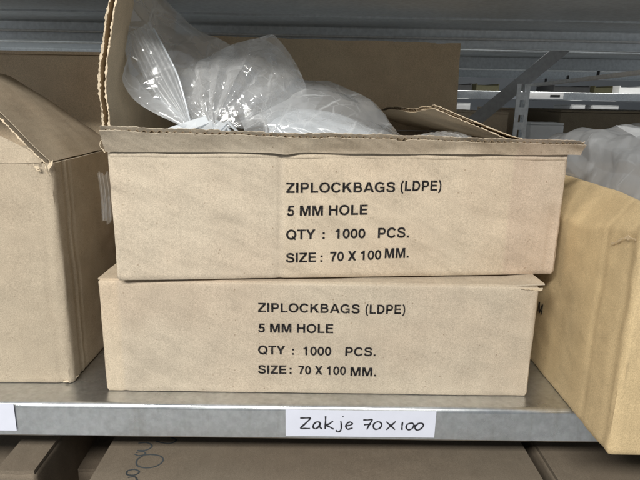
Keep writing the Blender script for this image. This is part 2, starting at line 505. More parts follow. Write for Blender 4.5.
def carton_body(W, D, H, r=0.004, t=0.004, seed=0.0, amp=1.0, closed=False, step=0.004, shape=None):
    """walls of a carton standing on z=0, x 0..W, y 0..D, rounded upright edges; open ones get an inner wall"""
    pts = []

    def seg(x0, y0, x1, y1, nx, ny):
        L_ = math.hypot(x1 - x0, y1 - y0)
        k = max(2, int(L_/step))
        for i in range(k):
            f = i/k
            pts.append((x0 + (x1 - x0)*f, y0 + (y1 - y0)*f, nx, ny))

    def arc(cx, cy, a0):
        for i in range(5):
            a = a0 + (math.pi/2)*i/5
            pts.append((cx + r*math.cos(a), cy + r*math.sin(a), math.cos(a), math.sin(a)))
    seg(r, 0, W - r, 0, 0, -1)
    arc(W - r, r, -math.pi/2)
    seg(W, r, W, D - r, 1, 0)
    arc(W - r, D - r, 0)
    seg(W - r, D, r, D, 0, 1)
    arc(r, D - r, math.pi/2)
    seg(0, D - r, 0, r, -1, 0)
    arc(r, r, math.pi)
    zs = list(np.arange(0, H, step)) + [H]
    mb = MB()
    rows = []

    def row(z, inset, use_dent=True):
        out = []
        for (x, y, nx, ny) in pts:
            d = dent(x*abs(ny) + (y + 0.5)*abs(nx), z, seed + 2*nx, amp) if use_dent else 0
            d -= inset
            p = [x + nx*d, y + ny*d, z]
            if shape:
                p = shape(*p)
            out.append(p)
        return out
    rows.append(row(0.0, 0.0015))
    for z in zs[1:-1]:
        rows.append(row(z, 0))
    if closed:
        rows.append(row(H - 0.0012, 0.0002))
        rows.append(row(H, 0.0015))
    else:
        rows.append(row(H, 0))
        rows.append(row(H, t, False))
        for z in (H*0.75, H*0.5, H*0.25, t):
            rows.append(row(z, t, False))
    A = np.array(rows)
    n = len(pts)
    fs = []
    for i in range(len(rows) - 1):
        for k in range(n):
            a, b = i*n + k, i*n + (k + 1) % n
            fs.append((a, b, b + n, a + n))
    fs.append(tuple(range(n))[::-1])
    fs.append(tuple(range((len(rows) - 1)*n, len(rows)*n)))
    mb.add(A.reshape(-1, 3), fs)
    return mb


def corrugated(P, us, vs, th=0.004, lam=0.006, length=None, jag=0.0012, seed=0.0, wave_v0=0.0, step=0.0):
    """a piece of corrugated board: P(u,v) middle surface, two liners and the wavy medium between, edges open and ragged"""
    def Pj(u, v, k):
        q = u*(length or 0.3)
        j = 0.8*jag*nz(q/0.026, k*3.1, seed)*max(0.0, (v - 0.6)/0.4)
        j += (0.55*jag*nz(q/0.0028, k*5.7, seed + 4) - 3.2*jag*max(0.0, nz(q/0.012, k*2.3, seed + 8) - 0.30))*max(0.0, (v - 0.8)/0.2)
        return P(u, v), j
    mb = MB()

    def normals(A):
        n = np.cross(np.gradient(A, axis=0), np.gradient(A, axis=1))
        return n/(np.linalg.norm(n, axis=2, keepdims=True) + 1e-12)
    for k, off in ((1, th/2 - 0.00025), (2, -(th/2 - 0.00025))):
        A = np.array([[P(u, v) for v in vs] for u in us], float)
        N = normals(A)
        T = np.gradient(A, axis=1)
        T /= np.linalg.norm(T, axis=2, keepdims=True) + 1e-12
        J = np.array([[Pj(u, v, k)[1] - (step*(v == vs[-1]) if k == 1 else 0) for v in vs] for u in us])[..., None]
        mb.slab(A + N*off + T*J, 0.0005)
    if lam <= 0:
        return mb, None
    md = MB()
    nw = int(length/lam*9) if length else 400
    uw = lin(us[0], us[-1], nw)
    vw = lin(max(wave_v0, vs[0]), vs[-1], 3)
    A = np.array([[P(u, v) for v in vw] for u in uw], float)
    N = normals(A)
    ph = np.array([math.sin(2*math.pi*u*(length or 0.3)/lam) for u in uw])[:, None, None]
    T = np.gradient(A, axis=1)
    T /= np.linalg.norm(T, axis=2, keepdims=True) + 1e-12
    J = np.array([[Pj(u, v, 3)[1] - (0.0010 + 1.1*step)*(v == vw[-1]) for v in vw] for u in uw])[..., None]
    md.slab(A + N*ph*(th/2 - 0.0007) + T*J, 0.0005)
    return mb, md


def torn_ribbon(mb, path, wdir, wmin, wmax, seed, th=0.0005, out=(0, -1, 0), rough=1.0):
    """a ragged strip of peeled liner along a path"""
    wdir, out = np.array(wdir, float), np.array(out, float)
    rows = []
    acc = 0.0
    prev = None
    for p in path:
        p = np.array(p, float)
        if prev is not None:
            acc += np.linalg.norm(p - prev)
        prev = p
        a, b, c = nz(acc*170, seed, 0), nz(acc*140, seed, 5), nz(acc*420, seed, 9)
        w = wmin + (wmax - wmin)*max(0.0, min(1.0, 0.45 + 0.8*a + 0.7*nz(acc*45, seed, 21)))**1.4
        lo = -w*0.5 + rough*(0.0004*b + 0.0009*c)
        hi = w*0.5 + rough*(0.0004*nz(acc*150, seed, 12) + 0.0010*nz(acc*460, seed, 15))
        rows.append([p + wdir*(lo + (hi - lo)*v) + out*(0.0008*b*(v - 0.5) + 0.0005*nz(acc*90, seed, 3)) for v in (0, 0.33, 0.66, 1)])
    mb.slab(np.array(rows), th)


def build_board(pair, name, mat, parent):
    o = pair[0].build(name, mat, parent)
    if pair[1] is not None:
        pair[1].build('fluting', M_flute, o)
    return o


def _ell(cx, cy, rx, ry, a0, a1, n=28):
    return [(cx + rx*math.cos(R(a)), cy + ry*math.sin(R(a))) for a in lin(a0, a1, n)]


def _rc(x0, x1, y0, y1):
    return ('p', [(x0, y0), (x1, y0), (x1, y1), (x0, y1)])


def _mir(p, c):
    return ('p', [(2*c - x, y) for x, y in p[1]][::-1])


_S, _B = 0.20, 0.165
_t, _l = 1 - _B/2, _B/2
_ka = ('p', [(0.01, 0), (0.22, 0), (0.50, 0.80), (0.50, 1.0), (0.385, 1.0)])
_ma = ('p', [(0.18, 1), (0.49, 0), (0.67, 0), (0.37, 1)])
_xa = ('p', [(0.02, 0), (0.27, 0), (0.90, 1), (0.66, 1)])
_ya = ('p', [(0.01, 1), (0.36, 0.40), (0.56, 0.40), (0.25, 1)])
# grotesque capitals drawn as polygons ('p') and pen strokes ('s'), cap height 1: advance width, shapes
GLYPHS = {
    'I': (0.386, [_rc(0.09, 0.29, 0, 1)]),
    'L': (0.82, [_rc(0.10, 0.30, 0, 1), _rc(0.30, 0.77, 0, _B)]),
    'E': (0.92, [_rc(0.10, 0.30, 0, 1), _rc(0.30, 0.83, 0, _B), _rc(0.30, 0.78, 0.43, 0.59), _rc(0.30, 0.82, 1 - _B, 1)]),
    'T': (0.85, [_rc(0.03, 0.82, 1 - _B, 1), _rc(0.325, 0.525, 0, 1 - _B)]),
    'H': (1.0, [_rc(0.09, 0.29, 0, 1), _rc(0.71, 0.91, 0, 1), _rc(0.29, 0.71, 0.43, 0.60)]),
    'Z': (0.85, [_rc(0.04, 0.81, 0, _B), _rc(0.06, 0.80, 1 - _B, 1), ('p', [(0.04, _B), (0.28, _B), (0.80, 1 - _B), (0.55, 1 - _B)])]),
    'P': (0.92, [_rc(0.10, 0.30, 0, 1), ('s', [(0.30, _t), (0.55, _t)] + _ell(0.55, 0.67, 0.21, _t - 0.67, 90, -90, 16) + [(0.55, 0.4225), (0.30, 0.4225)], 0.175)]),
    'B': (1.0, [_rc(0.10, 0.30, 0, 1), ('s', [(0.30, _t), (0.55, _t)] + _ell(0.55, 0.72, 0.19, _t - 0.72, 90, -90, 16) + [(0.30, 0.5225)], 0.165),
                ('s', [(0.30, 0.5125), (0.57, 0.5125)] + _ell(0.57, 0.2975, 0.23, 0.215, 90, -90, 16) + [(0.30, _l)], 0.17)]),
    'D': (1.0, [_rc(0.10, 0.30, 0, 1), ('s', [(0.30, _t), (0.44, _t)] + _ell(0.46, 0.5, 0.36, _t - 0.5, 86, -86, 24) + [(0.44, _l), (0.30, _l)], 0.18)]),
    'O': (1.08, [('s', _ell(0.54, 0.5, 0.395, 0.43, 0, 360, 44), 0.185)]),
    'Q': (1.08, [('s', _ell(0.54, 0.5, 0.395, 0.43, 0, 360, 44), 0.185), ('p', [(0.58, 0.26), (0.88, -0.07), (1.0, 0.04), (0.69, 0.36)])]),
    'C': (1.0, [('s', _ell(0.52, 0.5, 0.385, 0.43, 34, 326, 36), 0.185)]),
    'G': (1.08, [('s', _ell(0.53, 0.5, 0.395, 0.43, 36, 318, 36), 0.185), _rc(0.54, 0.96, 0.38, 0.53), _rc(0.82, 0.96, 0.0, 0.38)]),
    'S': (0.92, [('s', 'S', 0.18)]),
    'K': (1.0, [_rc(0.10, 0.30, 0, 1), ('p', [(0.28, 0.30), (0.93, 1.0), (0.67, 1.0), (0.28, 0.56)]), ('p', [(0.40, 0.50), (0.73, 0.0), (0.98, 0.0), (0.55, 0.66)])]),
    'A': (1.0, [_ka, _mir(_ka, 0.5), _rc(0.26, 0.74, 0.21, 0.36)]),
    'M': (1.16, [_rc(0.09, 0.28, 0, 1), _rc(0.88, 1.07, 0, 1), _ma, _mir(_ma, 0.58)]),
    'X': (0.92, [_xa, _mir(_xa, 0.46)]),
    'Y': (0.92, [_ya, _mir(_ya, 0.46), _rc(0.36, 0.56, 0, 0.42)]),
    '5': (0.77, [_rc(0.20, 0.70, 0.84, 1), ('p', [(0.11, 0.46), (0.28, 0.48), (0.36, 0.85), (0.20, 1.0)]), ('s', '5', 0.175)]),
    '1': (0.77, [_rc(0.30, 0.49, 0, 1), ('p', [(0.09, 0.69), (0.30, 0.69), (0.30, 1.0), (0.25, 0.88), (0.09, 0.82)])]),
    '7': (0.77, [_rc(0.05, 0.72, 0.83, 1), ('s', [(0.63, 0.86), (0.50, 0.66), (0.40, 0.44), (0.335, 0.2), (0.31, 0.0)], 0.20)]),
    '0': (0.77, [('s', _ell(0.385, 0.49, 0.255, 0.42, 0, 360, 40), 0.18)]),
    ':': (0.40, [_rc(0.1, 0.3, 0, 0.2), _rc(0.1, 0.3, 0.5, 0.7)]),
    '.': (0.40, [_rc(0.1, 0.3, 0, 0.2)]),
    '(': (0.46, [('s', [(0.36, 1.02), (0.24, 0.82), (0.18, 0.55), (0.18, 0.22), (0.24, -0.03), (0.36, -0.24)], 0.15)]),
    ')': (0.46, [('s', [(0.10, 1.02), (0.22, 0.82), (0.28, 0.55), (0.28, 0.22), (0.22, -0.03), (0.10, -0.24)], 0.15)]),
    ' ': (0.386, []),
}


def smooth_path(pts, n=8):
    P_ = np.array(pts, float)
    if len(P_) < 3:
        return [tuple(p) for p in P_]
    ext = np.concatenate([[2*P_[0] - P_[1]], P_, [2*P_[-1] - P_[-2]]])
    out = []
    for i in range(len(P_) - 1):
        for k in range(n):
            f = k/n
            p0, p1, p2, p3 = ext[i], ext[i + 1], ext[i + 2], ext[i + 3]
            out.append(tuple(0.5*((2*p1) + (-p0 + p2)*f + (2*p0 - 5*p1 + 4*p2 - p3)*f*f + (-p0 + 3*p1 - 3*p2 + p3)*f**3)))
    out.append(tuple(P_[-1]))
    return out


_SPL = {'S': smooth_path([(0.77, 0.70), (0.70, 0.86), (0.48, 0.925), (0.25, 0.87), (0.185, 0.73), (0.26, 0.60), (0.48, 0.525), (0.70, 0.44), (0.78, 0.27), (0.69, 0.12), (0.46, 0.075), (0.22, 0.13), (0.135, 0.31)], 6),
        '5': smooth_path([(0.20, 0.49), (0.40, 0.575), (0.57, 0.51), (0.63, 0.33), (0.55, 0.14), (0.37, 0.08), (0.20, 0.125), (0.125, 0.27)], 6)}


def text_mesh(s, height):
    """flat lettering of one word; x from 0, baseline 0. Returns verts (x, z, layer), faces, width"""
    V, Fc = [], []
    x = 0.0
    lay = 0
    for ch in s:
        adv, shapes = GLYPHS[ch]
        for sh in shapes:
            lay = (lay + 1) % 7
            if sh[0] == 'p':
                b = len(V)
                V += [(x + p[0], p[1], lay) for p in sh[1]]
                Fc.append(tuple(range(b, b + len(sh[1]))))
            else:
                pts = np.array(_SPL[sh[1]] if isinstance(sh[1], str) else sh[1], float)
                w = sh[2]
                closed = np.linalg.norm(pts[0] - pts[-1]) < 1e-6
                b = len(V)
                n = len(pts)
                for i in range(n):
                    if closed:
                        a, c = pts[(i - 1) % (n - 1)], pts[(i + 1) % (n - 1)]
                    else:
                        a, c = pts[max(i - 1, 0)], pts[min(i + 1, n - 1)]
                    t = (c - a)/(np.linalg.norm(c - a) + 1e-9)
                    q = np.array((-t[1], t[0]))*w/2
                    V += [(x + pts[i][0] + q[0], pts[i][1] + q[1], lay), (x + pts[i][0] - q[0], pts[i][1] - q[1], lay)]
                for i in range(n - 1):
                    Fc.append((b + 2*i, b + 2*i + 1, b + 2*i + 3, b + 2*i + 2))
        x += adv
    v = np.array(V, float)
    v[:, 0] -= v[:, 0].min()
    v[:, :2] *= height
    v[:, 2] *= 0.00001
    return v, Fc, v[:, 0].max()


def printed_line(words, parent, dent_fn, eps=0.0005):
    """words: (text, x0, x1, z_base, height, slope); lettering laid on a carton's front face (y=0), following its relief"""
    mb = MB()
    for s, x0, x1, zb, h, sl in words:
        v, f, w = text_mesh(s, h)
        k = (x1 - x0)/w
        out = []
        for p in v:
            x = x0 + p[0]*k
            z = zb + p[1] + sl*(x - x0)
            out.append((x, -dent_fn(x, z) - eps - p[2], z))
        mb.add(out, f)
    return mb.build('printed_text', M_ink, parent, smooth=False)


def carton_box(name, label, cat, loc, rotz, dims, mat, seed, group=None, closed=True, r=0.004, flap_seam=True):
    """a plain closed carton: body plus two top flaps meeting in the middle"""
    W, D, H = dims
    t = thing(name, label, cat, loc, rotz, group)
    carton_body(W, D, H - 0.004, r, 0.004, seed, 0.8, closed=True, step=0.008).build('body', mat, t)
    for y0, y1 in ((0.0, D/2 - 0.001), (D/2 + 0.001, D)):
        mb = MB()
        A = P2(lambda u, v: (0.001 + u*(W - 0.002), y0 + v*(y1 - y0), H - 0.0018 + 0.0006*nz(u*4, v*4, seed)), lin(0, 1, 24), lin(0, 1, 10))
        mb.slab(A, 0.0035)
        mb.build('flap', mat, t)
    return t


# ------------------------------------------------------------------ setting: hall floor and far wall
mb = MB(); mb.box((-4, -3, -0.96), (5, 5.0, -0.90))
tag(mb.build('floor', M_concrete, smooth=False), kind='structure')
mb = MB(); mb.box((-4, 4.6, -0.9), (5, 4.7, 2.6))
tag(mb.build('wall', M_wall, smooth=False), kind='structure')


# ------------------------------------------------------------------ the shelf rack
def shelf_board(x0, x1, y0, y1, z, seams=(), lip=0.033, rad=0.0042):
    """a folded steel shelf: deck, rolled front and rear lips with a returned flange"""
    prof = []
    th = 0.0012
    # outer profile (y,z) from the front return flange, over the deck, to the rear flange
    prof.append((y0 + 0.014, z - lip))
    prof.append((y0 + 0.0012, z - lip))
    prof.append((y0, z - lip + 0.0014))
    prof.append((y0, z - rad - 0.001))
    for i in range(0, 7):
        a = math.pi - (math.pi/2)*i/6
        prof.append((y0 + rad + rad*math.cos(a), z - rad + rad*math.sin(a)))
    for s in seams:
        prof += [(s - 0.006, z), (s - 0.0048, z - 0.0006), (s - 0.0045, z + 0.016), (s + 0.0045, z + 0.016), (s + 0.0048, z - 0.0022), (s + 0.010, z - 0.0022), (s + 0.012, z)]
    for i in range(0, 7):
        a = math.pi/2 - (math.pi/2)*i/6
        prof.append((y1 - rad + rad*math.cos(a), z - rad + rad*math.sin(a)))
    prof.append((y1, z - lip + 0.0014))
    prof.append((y1 - 0.0012, z - lip))
    prof.append((y1 - 0.014, z - lip))
    xs = lin(x0, x1, 30)
    A = np.array([[(x, y, zz) for (y, zz) in prof] for x in xs])
    mb = MB()
    mb.slab(A, th)
    return mb


def rack_upright(x, y, z0, z1, w=0.022, d=0.03, holes=None):
    """slotted angle post: two flanges, dark slots as real recesses standing between strips"""
    mb = MB()
    t = 0.0018
    pitch, slot = 0.025, 0.012
    # flange facing the camera, built of two side strips and bridges so that the slots are open
    for (a0, a1) in ((x, x + w*0.30), (x + w*0.70, x + w)):
        mb.box((a0, y, z0), (a1, y + t, z1))
    z = z0
    while z < z1 - pitch:
        mb.box((x + w*0.30, y + 0.0001, z), (x + w*0.70, y + t - 0.0001, z + pitch - slot))
        z += pitch
    for (a0, a1) in ((y + t, y + d*0.3), (y + d*0.7, y + d)):
        mb.box((x + w - t, a0, z0), (x + w, a1, z1))
    z = z0 + 0.006
    while z < z1 - pitch:
        mb.box((x + w - t + 0.0001, y + d*0.3, z), (x + w - 0.0001, y + d*0.7, z + pitch - slot))
        z += pitch
    return mb


rack = thing('shelf_rack', 'galvanised steel shelf rack that the ziplock boxes stand on', 'shelf rack', (0, 0, -0.90))
OFF = Vector((0, 0, 0.90))


def rpart(mb, name, mat, parent=rack, smooth=False):
    for v in mb.v:
        v[:, 2] += 0.90
    return mb.build(name, mat, parent, smooth)


YF, YB = -0.0215, 0.53
rpart(shelf_board(-0.62, 0.66, YF, YB, 0.0), 'shelf', M_zinc, smooth=False)
rpart(shelf_board(-0.62, 0.66, YF, YB, 0.393, seams=(0.405,)), 'shelf', M_zinc2)
rpart(shelf_board(-0.62, 0.66, YF, YB, -0.43), 'shelf', M_zinc2)
# folded stiffening ledge inside the rear edge of the upper shelf
mb = MB(); mb.box((-0.615, 0.512, 0.3735), (0.655, 0.5285, 0.3765), 0.0008)
rpart(mb, 'stiffener', M_rail)
for (x, y) in ((0.339, 0.498), (0.664, -0.02), (-0.645, -0.02), (-0.645, 0.50)):
    mbp = rack_upright(x, y, -0.898, 0.3035 if x < 0.6 and x > 0 else 0.9)
    rpart(mbp, 'upright', M_zinc2)
# end-frame tie running from the rear post towards the front, with little hook clips
def rail_z(y):
    return 0.3015 + (0.51 - y)*0.022


mb = MB()
mb.slab(P2(lambda u, v: (0.3635, 0.51 - 0.53*u, rail_z(0.51 - 0.53*u) + (v - 0.5)*0.0042), lin(0, 1, 8), lin(0, 1, 3)), 0.0025)
mb.slab(P2(lambda u, v: (0.3655 + v*0.012, 0.51 - 0.53*u, rail_z(0.51 - 0.53*u) - 0.0012), lin(0, 1, 8), lin(0, 1, 3)), 0.0012)
rail = rpart(mb, 'side_rail', M_rail)
for yy in (0.44, 0.36, 0.27, 0.14):
    mb = MB(); mb.box((0.3630, yy, rail_z(yy) + 0.0016), (0.3645, yy + 0.006, rail_z(yy) + 0.0075), 0.0004)
    rpart(mb, 'hook_clip', M_dark, rail)
# diagonal strip brace across the back
mb = MB()
p0, p1, hw = np.array((0.2014, 0.5345, 0.1686)), np.array((0.4474, 0.5345, 0.3860)), 0.0115
dv = (p1 - p0)/np.linalg.norm(p1 - p0)
pv = np.array((-dv[2], 0, dv[0]))
A = np.array([[p0 + (p1 - p0)*u + pv*hw*s for s in (-1, -0.9, 0.9, 1)] for u in lin(0, 1, 12)])
mb.slab(A, 0.002)
rpart(mb, 'cross_brace', M_steel)

# racks standing back to back and across the next aisle
for (y0, y1, z, xa, xb, lab) in ((0.565, 1.12, 0.0, -1.3, 1.5, 'galvanised shelf rack standing directly behind the cardboard ziplock boxes'),
                                 (1.16, 1.70, 0.0, -1.3, 2.0, 'third galvanised shelf rack in depth, glimpsed under the upper shelf')):
    rk = thing('shelf_rack', lab, 'shelf rack', (0, y0, -0.9), 0, 'shelf racks in the background')
    for zz in (0.393, -0.004, -0.43):
        mbs = shelf_board(xa, xb, 0, y1 - y0, zz + 0.9)
        mbs.build('shelf', M_zinc2, rk, False)
    for x in (xa - 0.024, xb + 0.002):
        for y in (0.0, y1 - y0 - 0.03):
            rack_upright(x, y, 0.002, 1.8).build('upright', M_zinc2, rk, False)
rk = thing('shelf_rack', 'far shelf rack with a white label on its pale shelf edge', 'shelf rack', (0, 2.0, -0.9), 0, 'shelf racks in the background')
for zz in (0.318, 0.70, -0.1, -0.5):
    shelf_board(-1.4, 2.6, 0, 0.5, zz + 0.9, lip=0.034).build('shelf', M_zinc, rk, False)
for x in (-1.424, 2.602):
    for y in (0.0, 0.47):
        rack_upright(x, y, 0.002, 1.9).build('upright', M_zinc2, rk, False)

# ------------------------------------------------------------------ bottom ziplock carton (closed)
bx = thing('cardboard_box', 'closed tan ziplock bag box underneath the open one, printed in black', 'box', (-0.1945, 0.0, 0.0013), 0, 'printed ziplock bag boxes')
BW, BD, BH = 0.400, 0.33, 0.1098
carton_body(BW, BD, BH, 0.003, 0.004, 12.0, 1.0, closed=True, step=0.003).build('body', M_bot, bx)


def bflap(u, v):
    x = -0.0005 + u*(BW + 0.0015)
    y = 0.0035 + v*(BD/2 - 0.006)
    z = BH + 0.0004 + 0.0003*nz(u*9, v*3, 3.0)
    z += 0.0026*max(0, (u - 0.94)/0.06)*(1 - v)
    y -= 0.0040*max(0, (u - 0.90)/0.10)*(1 - v)
    x += 0.0025*max(0, (u - 0.97)/0.03)
    return (x, y, z)


mb = MB()
mb.slab(P2(bflap, lin(0, 1, 70), [0, 0.012, 0.024, 0.04, 0.08, 0.2, 0.4, 0.7, 1.0]), 0.0012)
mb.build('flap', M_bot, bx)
mb = MB()
mb.slab(P2(lambda u, v: (0.001 + u*(BW - 0.002), BD/2 + 0.002 + v*(BD/2 - 0.003), BH + 0.0004 + 0.0003*nz(u*7, v*3, 8)), lin(0, 1, 30), lin(0, 1, 8)), 0.0012)
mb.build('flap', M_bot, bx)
# torn paper nick at the right end of the top edge
mb = MB()
mb.slab(P2(lambda u, v: (0.382 + u*0.0195, -0.0010 - 0.0010*u*v, BH - 0.0012 - (1 - v)*(0.0004 + 0.0028*u + 0.0008*nz(u*12, 3, 1)) + 0.0012*u), lin(0, 1, 20), lin(0, 1, 4)), 0.0004)
mb.build('torn_edge', M_edge, bx)
bd = lambda x, z: dent(x, z, 12.0, 1.0)
X0 = 0.1945
for ws in ([('ZIPLOCKBAGS', X0 - 0.0503, X0 + 0.0425, 0.0822, 0.0087, 0.0008), ('(LDPE)', X0 + 0.0478, X0 + 0.0840, 0.0822, 0.0088, 0.006)],
           [('5 MM HOLE', X0 - 0.0504, X0 + 0.0187, 0.0622, 0.0088, 0.003)],
           [('QTY', X0 - 0.0506, X0 - 0.0255, 0.0402, 0.0087, 0.002), (':', X0 - 0.0190, X0 - 0.0172, 0.0402, 0.0087, 0), ('1000', X0 - 0.0085, X0 + 0.0175, 0.0399, 0.0088, 0.002), ('PCS.', X0 + 0.0305, X0 + 0.0588, 0.0398, 0.0090, 0.002)],
           [('SIZE', X0 - 0.0508, X0 - 0.0243, 0.0204, 0.0087, 0.004), (':', X0 - 0.0212, X0 - 0.0194, 0.0206, 0.0087, 0), ('70 X 100', X0 - 0.0130, X0 + 0.0317, 0.0203, 0.0088, 0.0), ('MM.', X0 + 0.0360, X0 + 0.0602, 0.0192, 0.0090, 0.0)]):
    printed_line(ws, bx, bd)

# ------------------------------------------------------------------ top ziplock carton (open)
TH = R(5.57)
tb = thing('cardboard_box', 'open tan ziplock bag box on top of the stack, clear bags sticking out', 'box', (-0.1733, -0.0091, 0.1142), TH, 'printed ziplock bag boxes')
TW, TD, THt = 0.405, 0.335, 0.1152
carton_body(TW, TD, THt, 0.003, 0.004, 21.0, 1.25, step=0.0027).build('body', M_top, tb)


def front_flap(u, v):
    x = -0.001 + u*(TW + 0.0105)
    h = 0.0185 + (0.0112 - 0.0185)*u + 0.0008*nz(u*7, 1.5, 0.2) - 0.0010*math.exp(-((u - 0.36)/0.05)**2)
    lean = 0.72 + 0.15*nz(u*4, 0.7, 3)
    # crease: the stub starts a little in front of the wall, folded outwards
    y = -0.0012 - lean*h*v**1.1 + 0.0012*nz(u*10, v*1.5, 6)
    crease = 0.0012*nz(u*11, 4.0, 2) - 0.0016*math.exp(-((u - 0.36)/0.018)**2)
    z = THt - 0.0005 + crease*(1 - v) + h*v
    return (x, y, z)


us = list(lin(0, 1, 420))
build_board(corrugated(front_flap, us, [0.0, 0.08, 0.2, 0.45, 0.7, 0.85, 1.0], 0.0046, 0.0060, TW + 0.01, 0.0015, 5.0, 0.3, 0.0013), 'front_flap', M_top, tb)
# wrinkled paper ridge along the crease
mb = MB()


def ridge(u, v):
    x = 0.002 + u*(TW - 0.004)
    a = 0.0026*max(0, nz(u*9, 2.0, 1.0) + 0.12) + 0.0005*abs(nz(u*60, 7.0, 1.0))
    z = THt - 0.0045 + 0.0012*nz(u*9, 9, 9) + (v - 0.5)*0.0048
    y = 0.0005 - (a + 0.0004)*math.sin(math.pi*v) - dent(x, z, 21.0, 1.25)
    return (x, y, z)


mb.slab(P2(ridge, lin(0, 1, 240), lin(0, 1, 8)), 0.0006)
mb.build('crease_ridge', M_top, tb)
# curled tear at the left end of the crease
mb = MB()
torn_ribbon(mb, [(-0.0006 - 0.0042*math.sin(a)*(1 - 0.07*a), -0.0042 - 0.001*math.sin(2*a), THt + 0.0095 - 0.0040*a) for a in lin(0.1, 3.0, 60)], (0.8, -0.3, 0.3), 0.0005, 0.0017, 77.0)
torn_ribbon(mb, [(0.006 + 0.002*t, -0.0125 + 0.0085*t, THt + 0.0165 - 0.0115*t) for t in lin(0, 1, 40)], (1, 0, 0), 0.0003, 0.0013, 79.0)
mb.build('torn_edge', M_edge, tb)


def left_flap(u, v):
    # u from back to front (the front edge is ragged), v is the vertical direction folded into the ragged axis
    y = TD - 0.004 - v*(TD - 0.0075)
    z = THt + 0.0005 + u*0.150
    x = 0.0030 + 0.010*u*u - 0.004*math.sin(u*5.0)*v + 0.0022*nz(u*7, v*1.5, 11)
    return (x, y, z)


mbf = corrugated(left_flap, list(lin(0, 1, 90)), [0, 0.2, 0.4, 0.6, 0.8, 0.9, 0.96, 0.985, 1.0], 0.0058, 0, 0.15, 0.0016, 14.0, 0.9)
lf = build_board(mbf, 'side_flap', M_inner, tb)
mb = MB()
for k, (xo, w0, w1) in enumerate(((-0.0024, 0.0004, 0.0028), (0.0026, 0.0003, 0.0024))):
    P_ = []
    for u in lin(0, 1, 260):
        p = left_flap(u, 1.0)
        P_.append((p[0] + xo + 0.0006*nz(u*6, k*9, 2), p[1] - 0.0014, p[2]))
    torn_ribbon(mb, P_, (1, 0.25 - 0.5*k, 0), w0, w1, 3.0 + k*11)
mb.build('torn_edge', M_edge, lf)


def right_flap(u, v):
    # v from hinge to free edge, u front to back
    y = 0.006 + u*(TD - 0.012)
    ang = [0.0, 0.055, 0.123]
    s = v*0.123
    z = THt + 0.247*min(s, 0.055) + 0.37*max(0, s - 0.055)
    z -= 0.012*u*v + 0.002*math.sin(u*9)*v
    return (TW - 0.0025 - s, y + 0.006*v*(1 - u), z + 0.0010*nz(u*6, v*4, 5))


def right_flap_t(u, v):
    return right_flap(u, v)


mbf = corrugated(right_flap_t, list(lin(0, 1, 80)), [0, 0.1, 0.25, 0.4, 0.55, 0.7, 0.85, 0.95, 1.0], 0.0040, 0.006, TD, 0.0020, 3.0, 0.7)
rf = build_board(mbf, 'side_flap', M_inner, tb)
mb = MB()
for k, off in enumerate((0.0017, -0.0016)):
    torn_ribbon(mb, [(p[0], p[1] - 0.0012, p[2] + off + 0.0004*nz(i*0.15, k*4, 2)) for i, p in enumerate([right_flap(0.0, v) for v in lin(0.0, 1.0, 200)])], (0.25, 0, 0.97), 0.0002, 0.0013, 60.0 + k*9)
mb.build('torn_edge', M_edge, rf)


def back_flap(u, v):
    x = 0.004 + u*(TW + 0.004)
    z = THt + 0.0005 + v*(0.1235 - 0.002*abs(nz(u*6, 1, 1)))
    y = TD - 0.002 + 0.004*v + 0.002*nz(u*3, v*2, 8)
    return (x, y, z)


build_board(corrugated(back_flap, list(lin(0, 1, 120)), [0, 0.25, 0.5, 0.75, 0.9, 1.0], 0.004, 0.006, TW, 0.0009, 6.0, 0.6), 'back_flap', M_inner, tb)

td = lambda x, z: dent(x, z, 21.0, 1.25)
a0 = 0.1486
for ws in ([('ZIPLOCKBAGS', a0, a0 + 0.0970, 0.0792 - 0.0006, 0.0090, 0.010), ('(LDPE)', a0 + 0.1020, a0 + 0.1392, 0.0804, 0.0092, 0.012)],
           [('5 MM HOLE', a0 + 0.0008, a0 + 0.0728, 0.0580, 0.0090, 0.016)],
           [('QTY', a0 + 0.0002, a0 + 0.0262, 0.0366, 0.0089, 0.012), (':', a0 + 0.0328, a0 + 0.0347, 0.0370, 0.0088, 0), ('1000', a0 + 0.0444, a0 + 0.0716, 0.0372, 0.0090, 0.010), ('PCS.', a0 + 0.0832, a0 + 0.1118, 0.0374, 0.0094, 0.016)],
           [('SIZE', a0 + 0.0000, a0 + 0.0272, 0.0152, 0.0088, 0.016), (':', a0 + 0.0312, a0 + 0.0331, 0.0156, 0.0088, 0), ('70 X 100', a0 + 0.0400, a0 + 0.0872, 0.0158, 0.0090, 0.030), ('MM.', a0 + 0.0905, a0 + 0.1128, 0.0182, 0.0094, 0.016)]):
    printed_line(ws, tb, td, 0.0006)


# ------------------------------------------------------------------ film sheets
def bez_up(ctrl, nu, nv):
    """Catmull-Rom patch through a grid of control points"""
    C = np.array(ctrl, float)

    def up(Cx, n):
        k = len(Cx)
        ext = np.concatenate([[2*Cx[0] - Cx[1]], Cx, [2*Cx[-1] - Cx[-2]]])
        out = []
        for t in lin(0, k - 1, n):
            i = min(int(t), k - 2)
            f = t - i
            p0, p1, p2, p3 = ext[i], ext[i + 1], ext[i + 2], ext[i + 3]
            out.append(0.5*((2*p1) + (-p0 + p2)*f + (2*p0 - 5*p1 + 4*p2 - p3)*f*f + (-p0 + 3*p1 - 3*p2 + p3)*f**3))
        return np.array(out)
    A = up(C, nu)
    return np.swapaxes(up(np.swapaxes(A, 0, 1), nv), 0, 1)


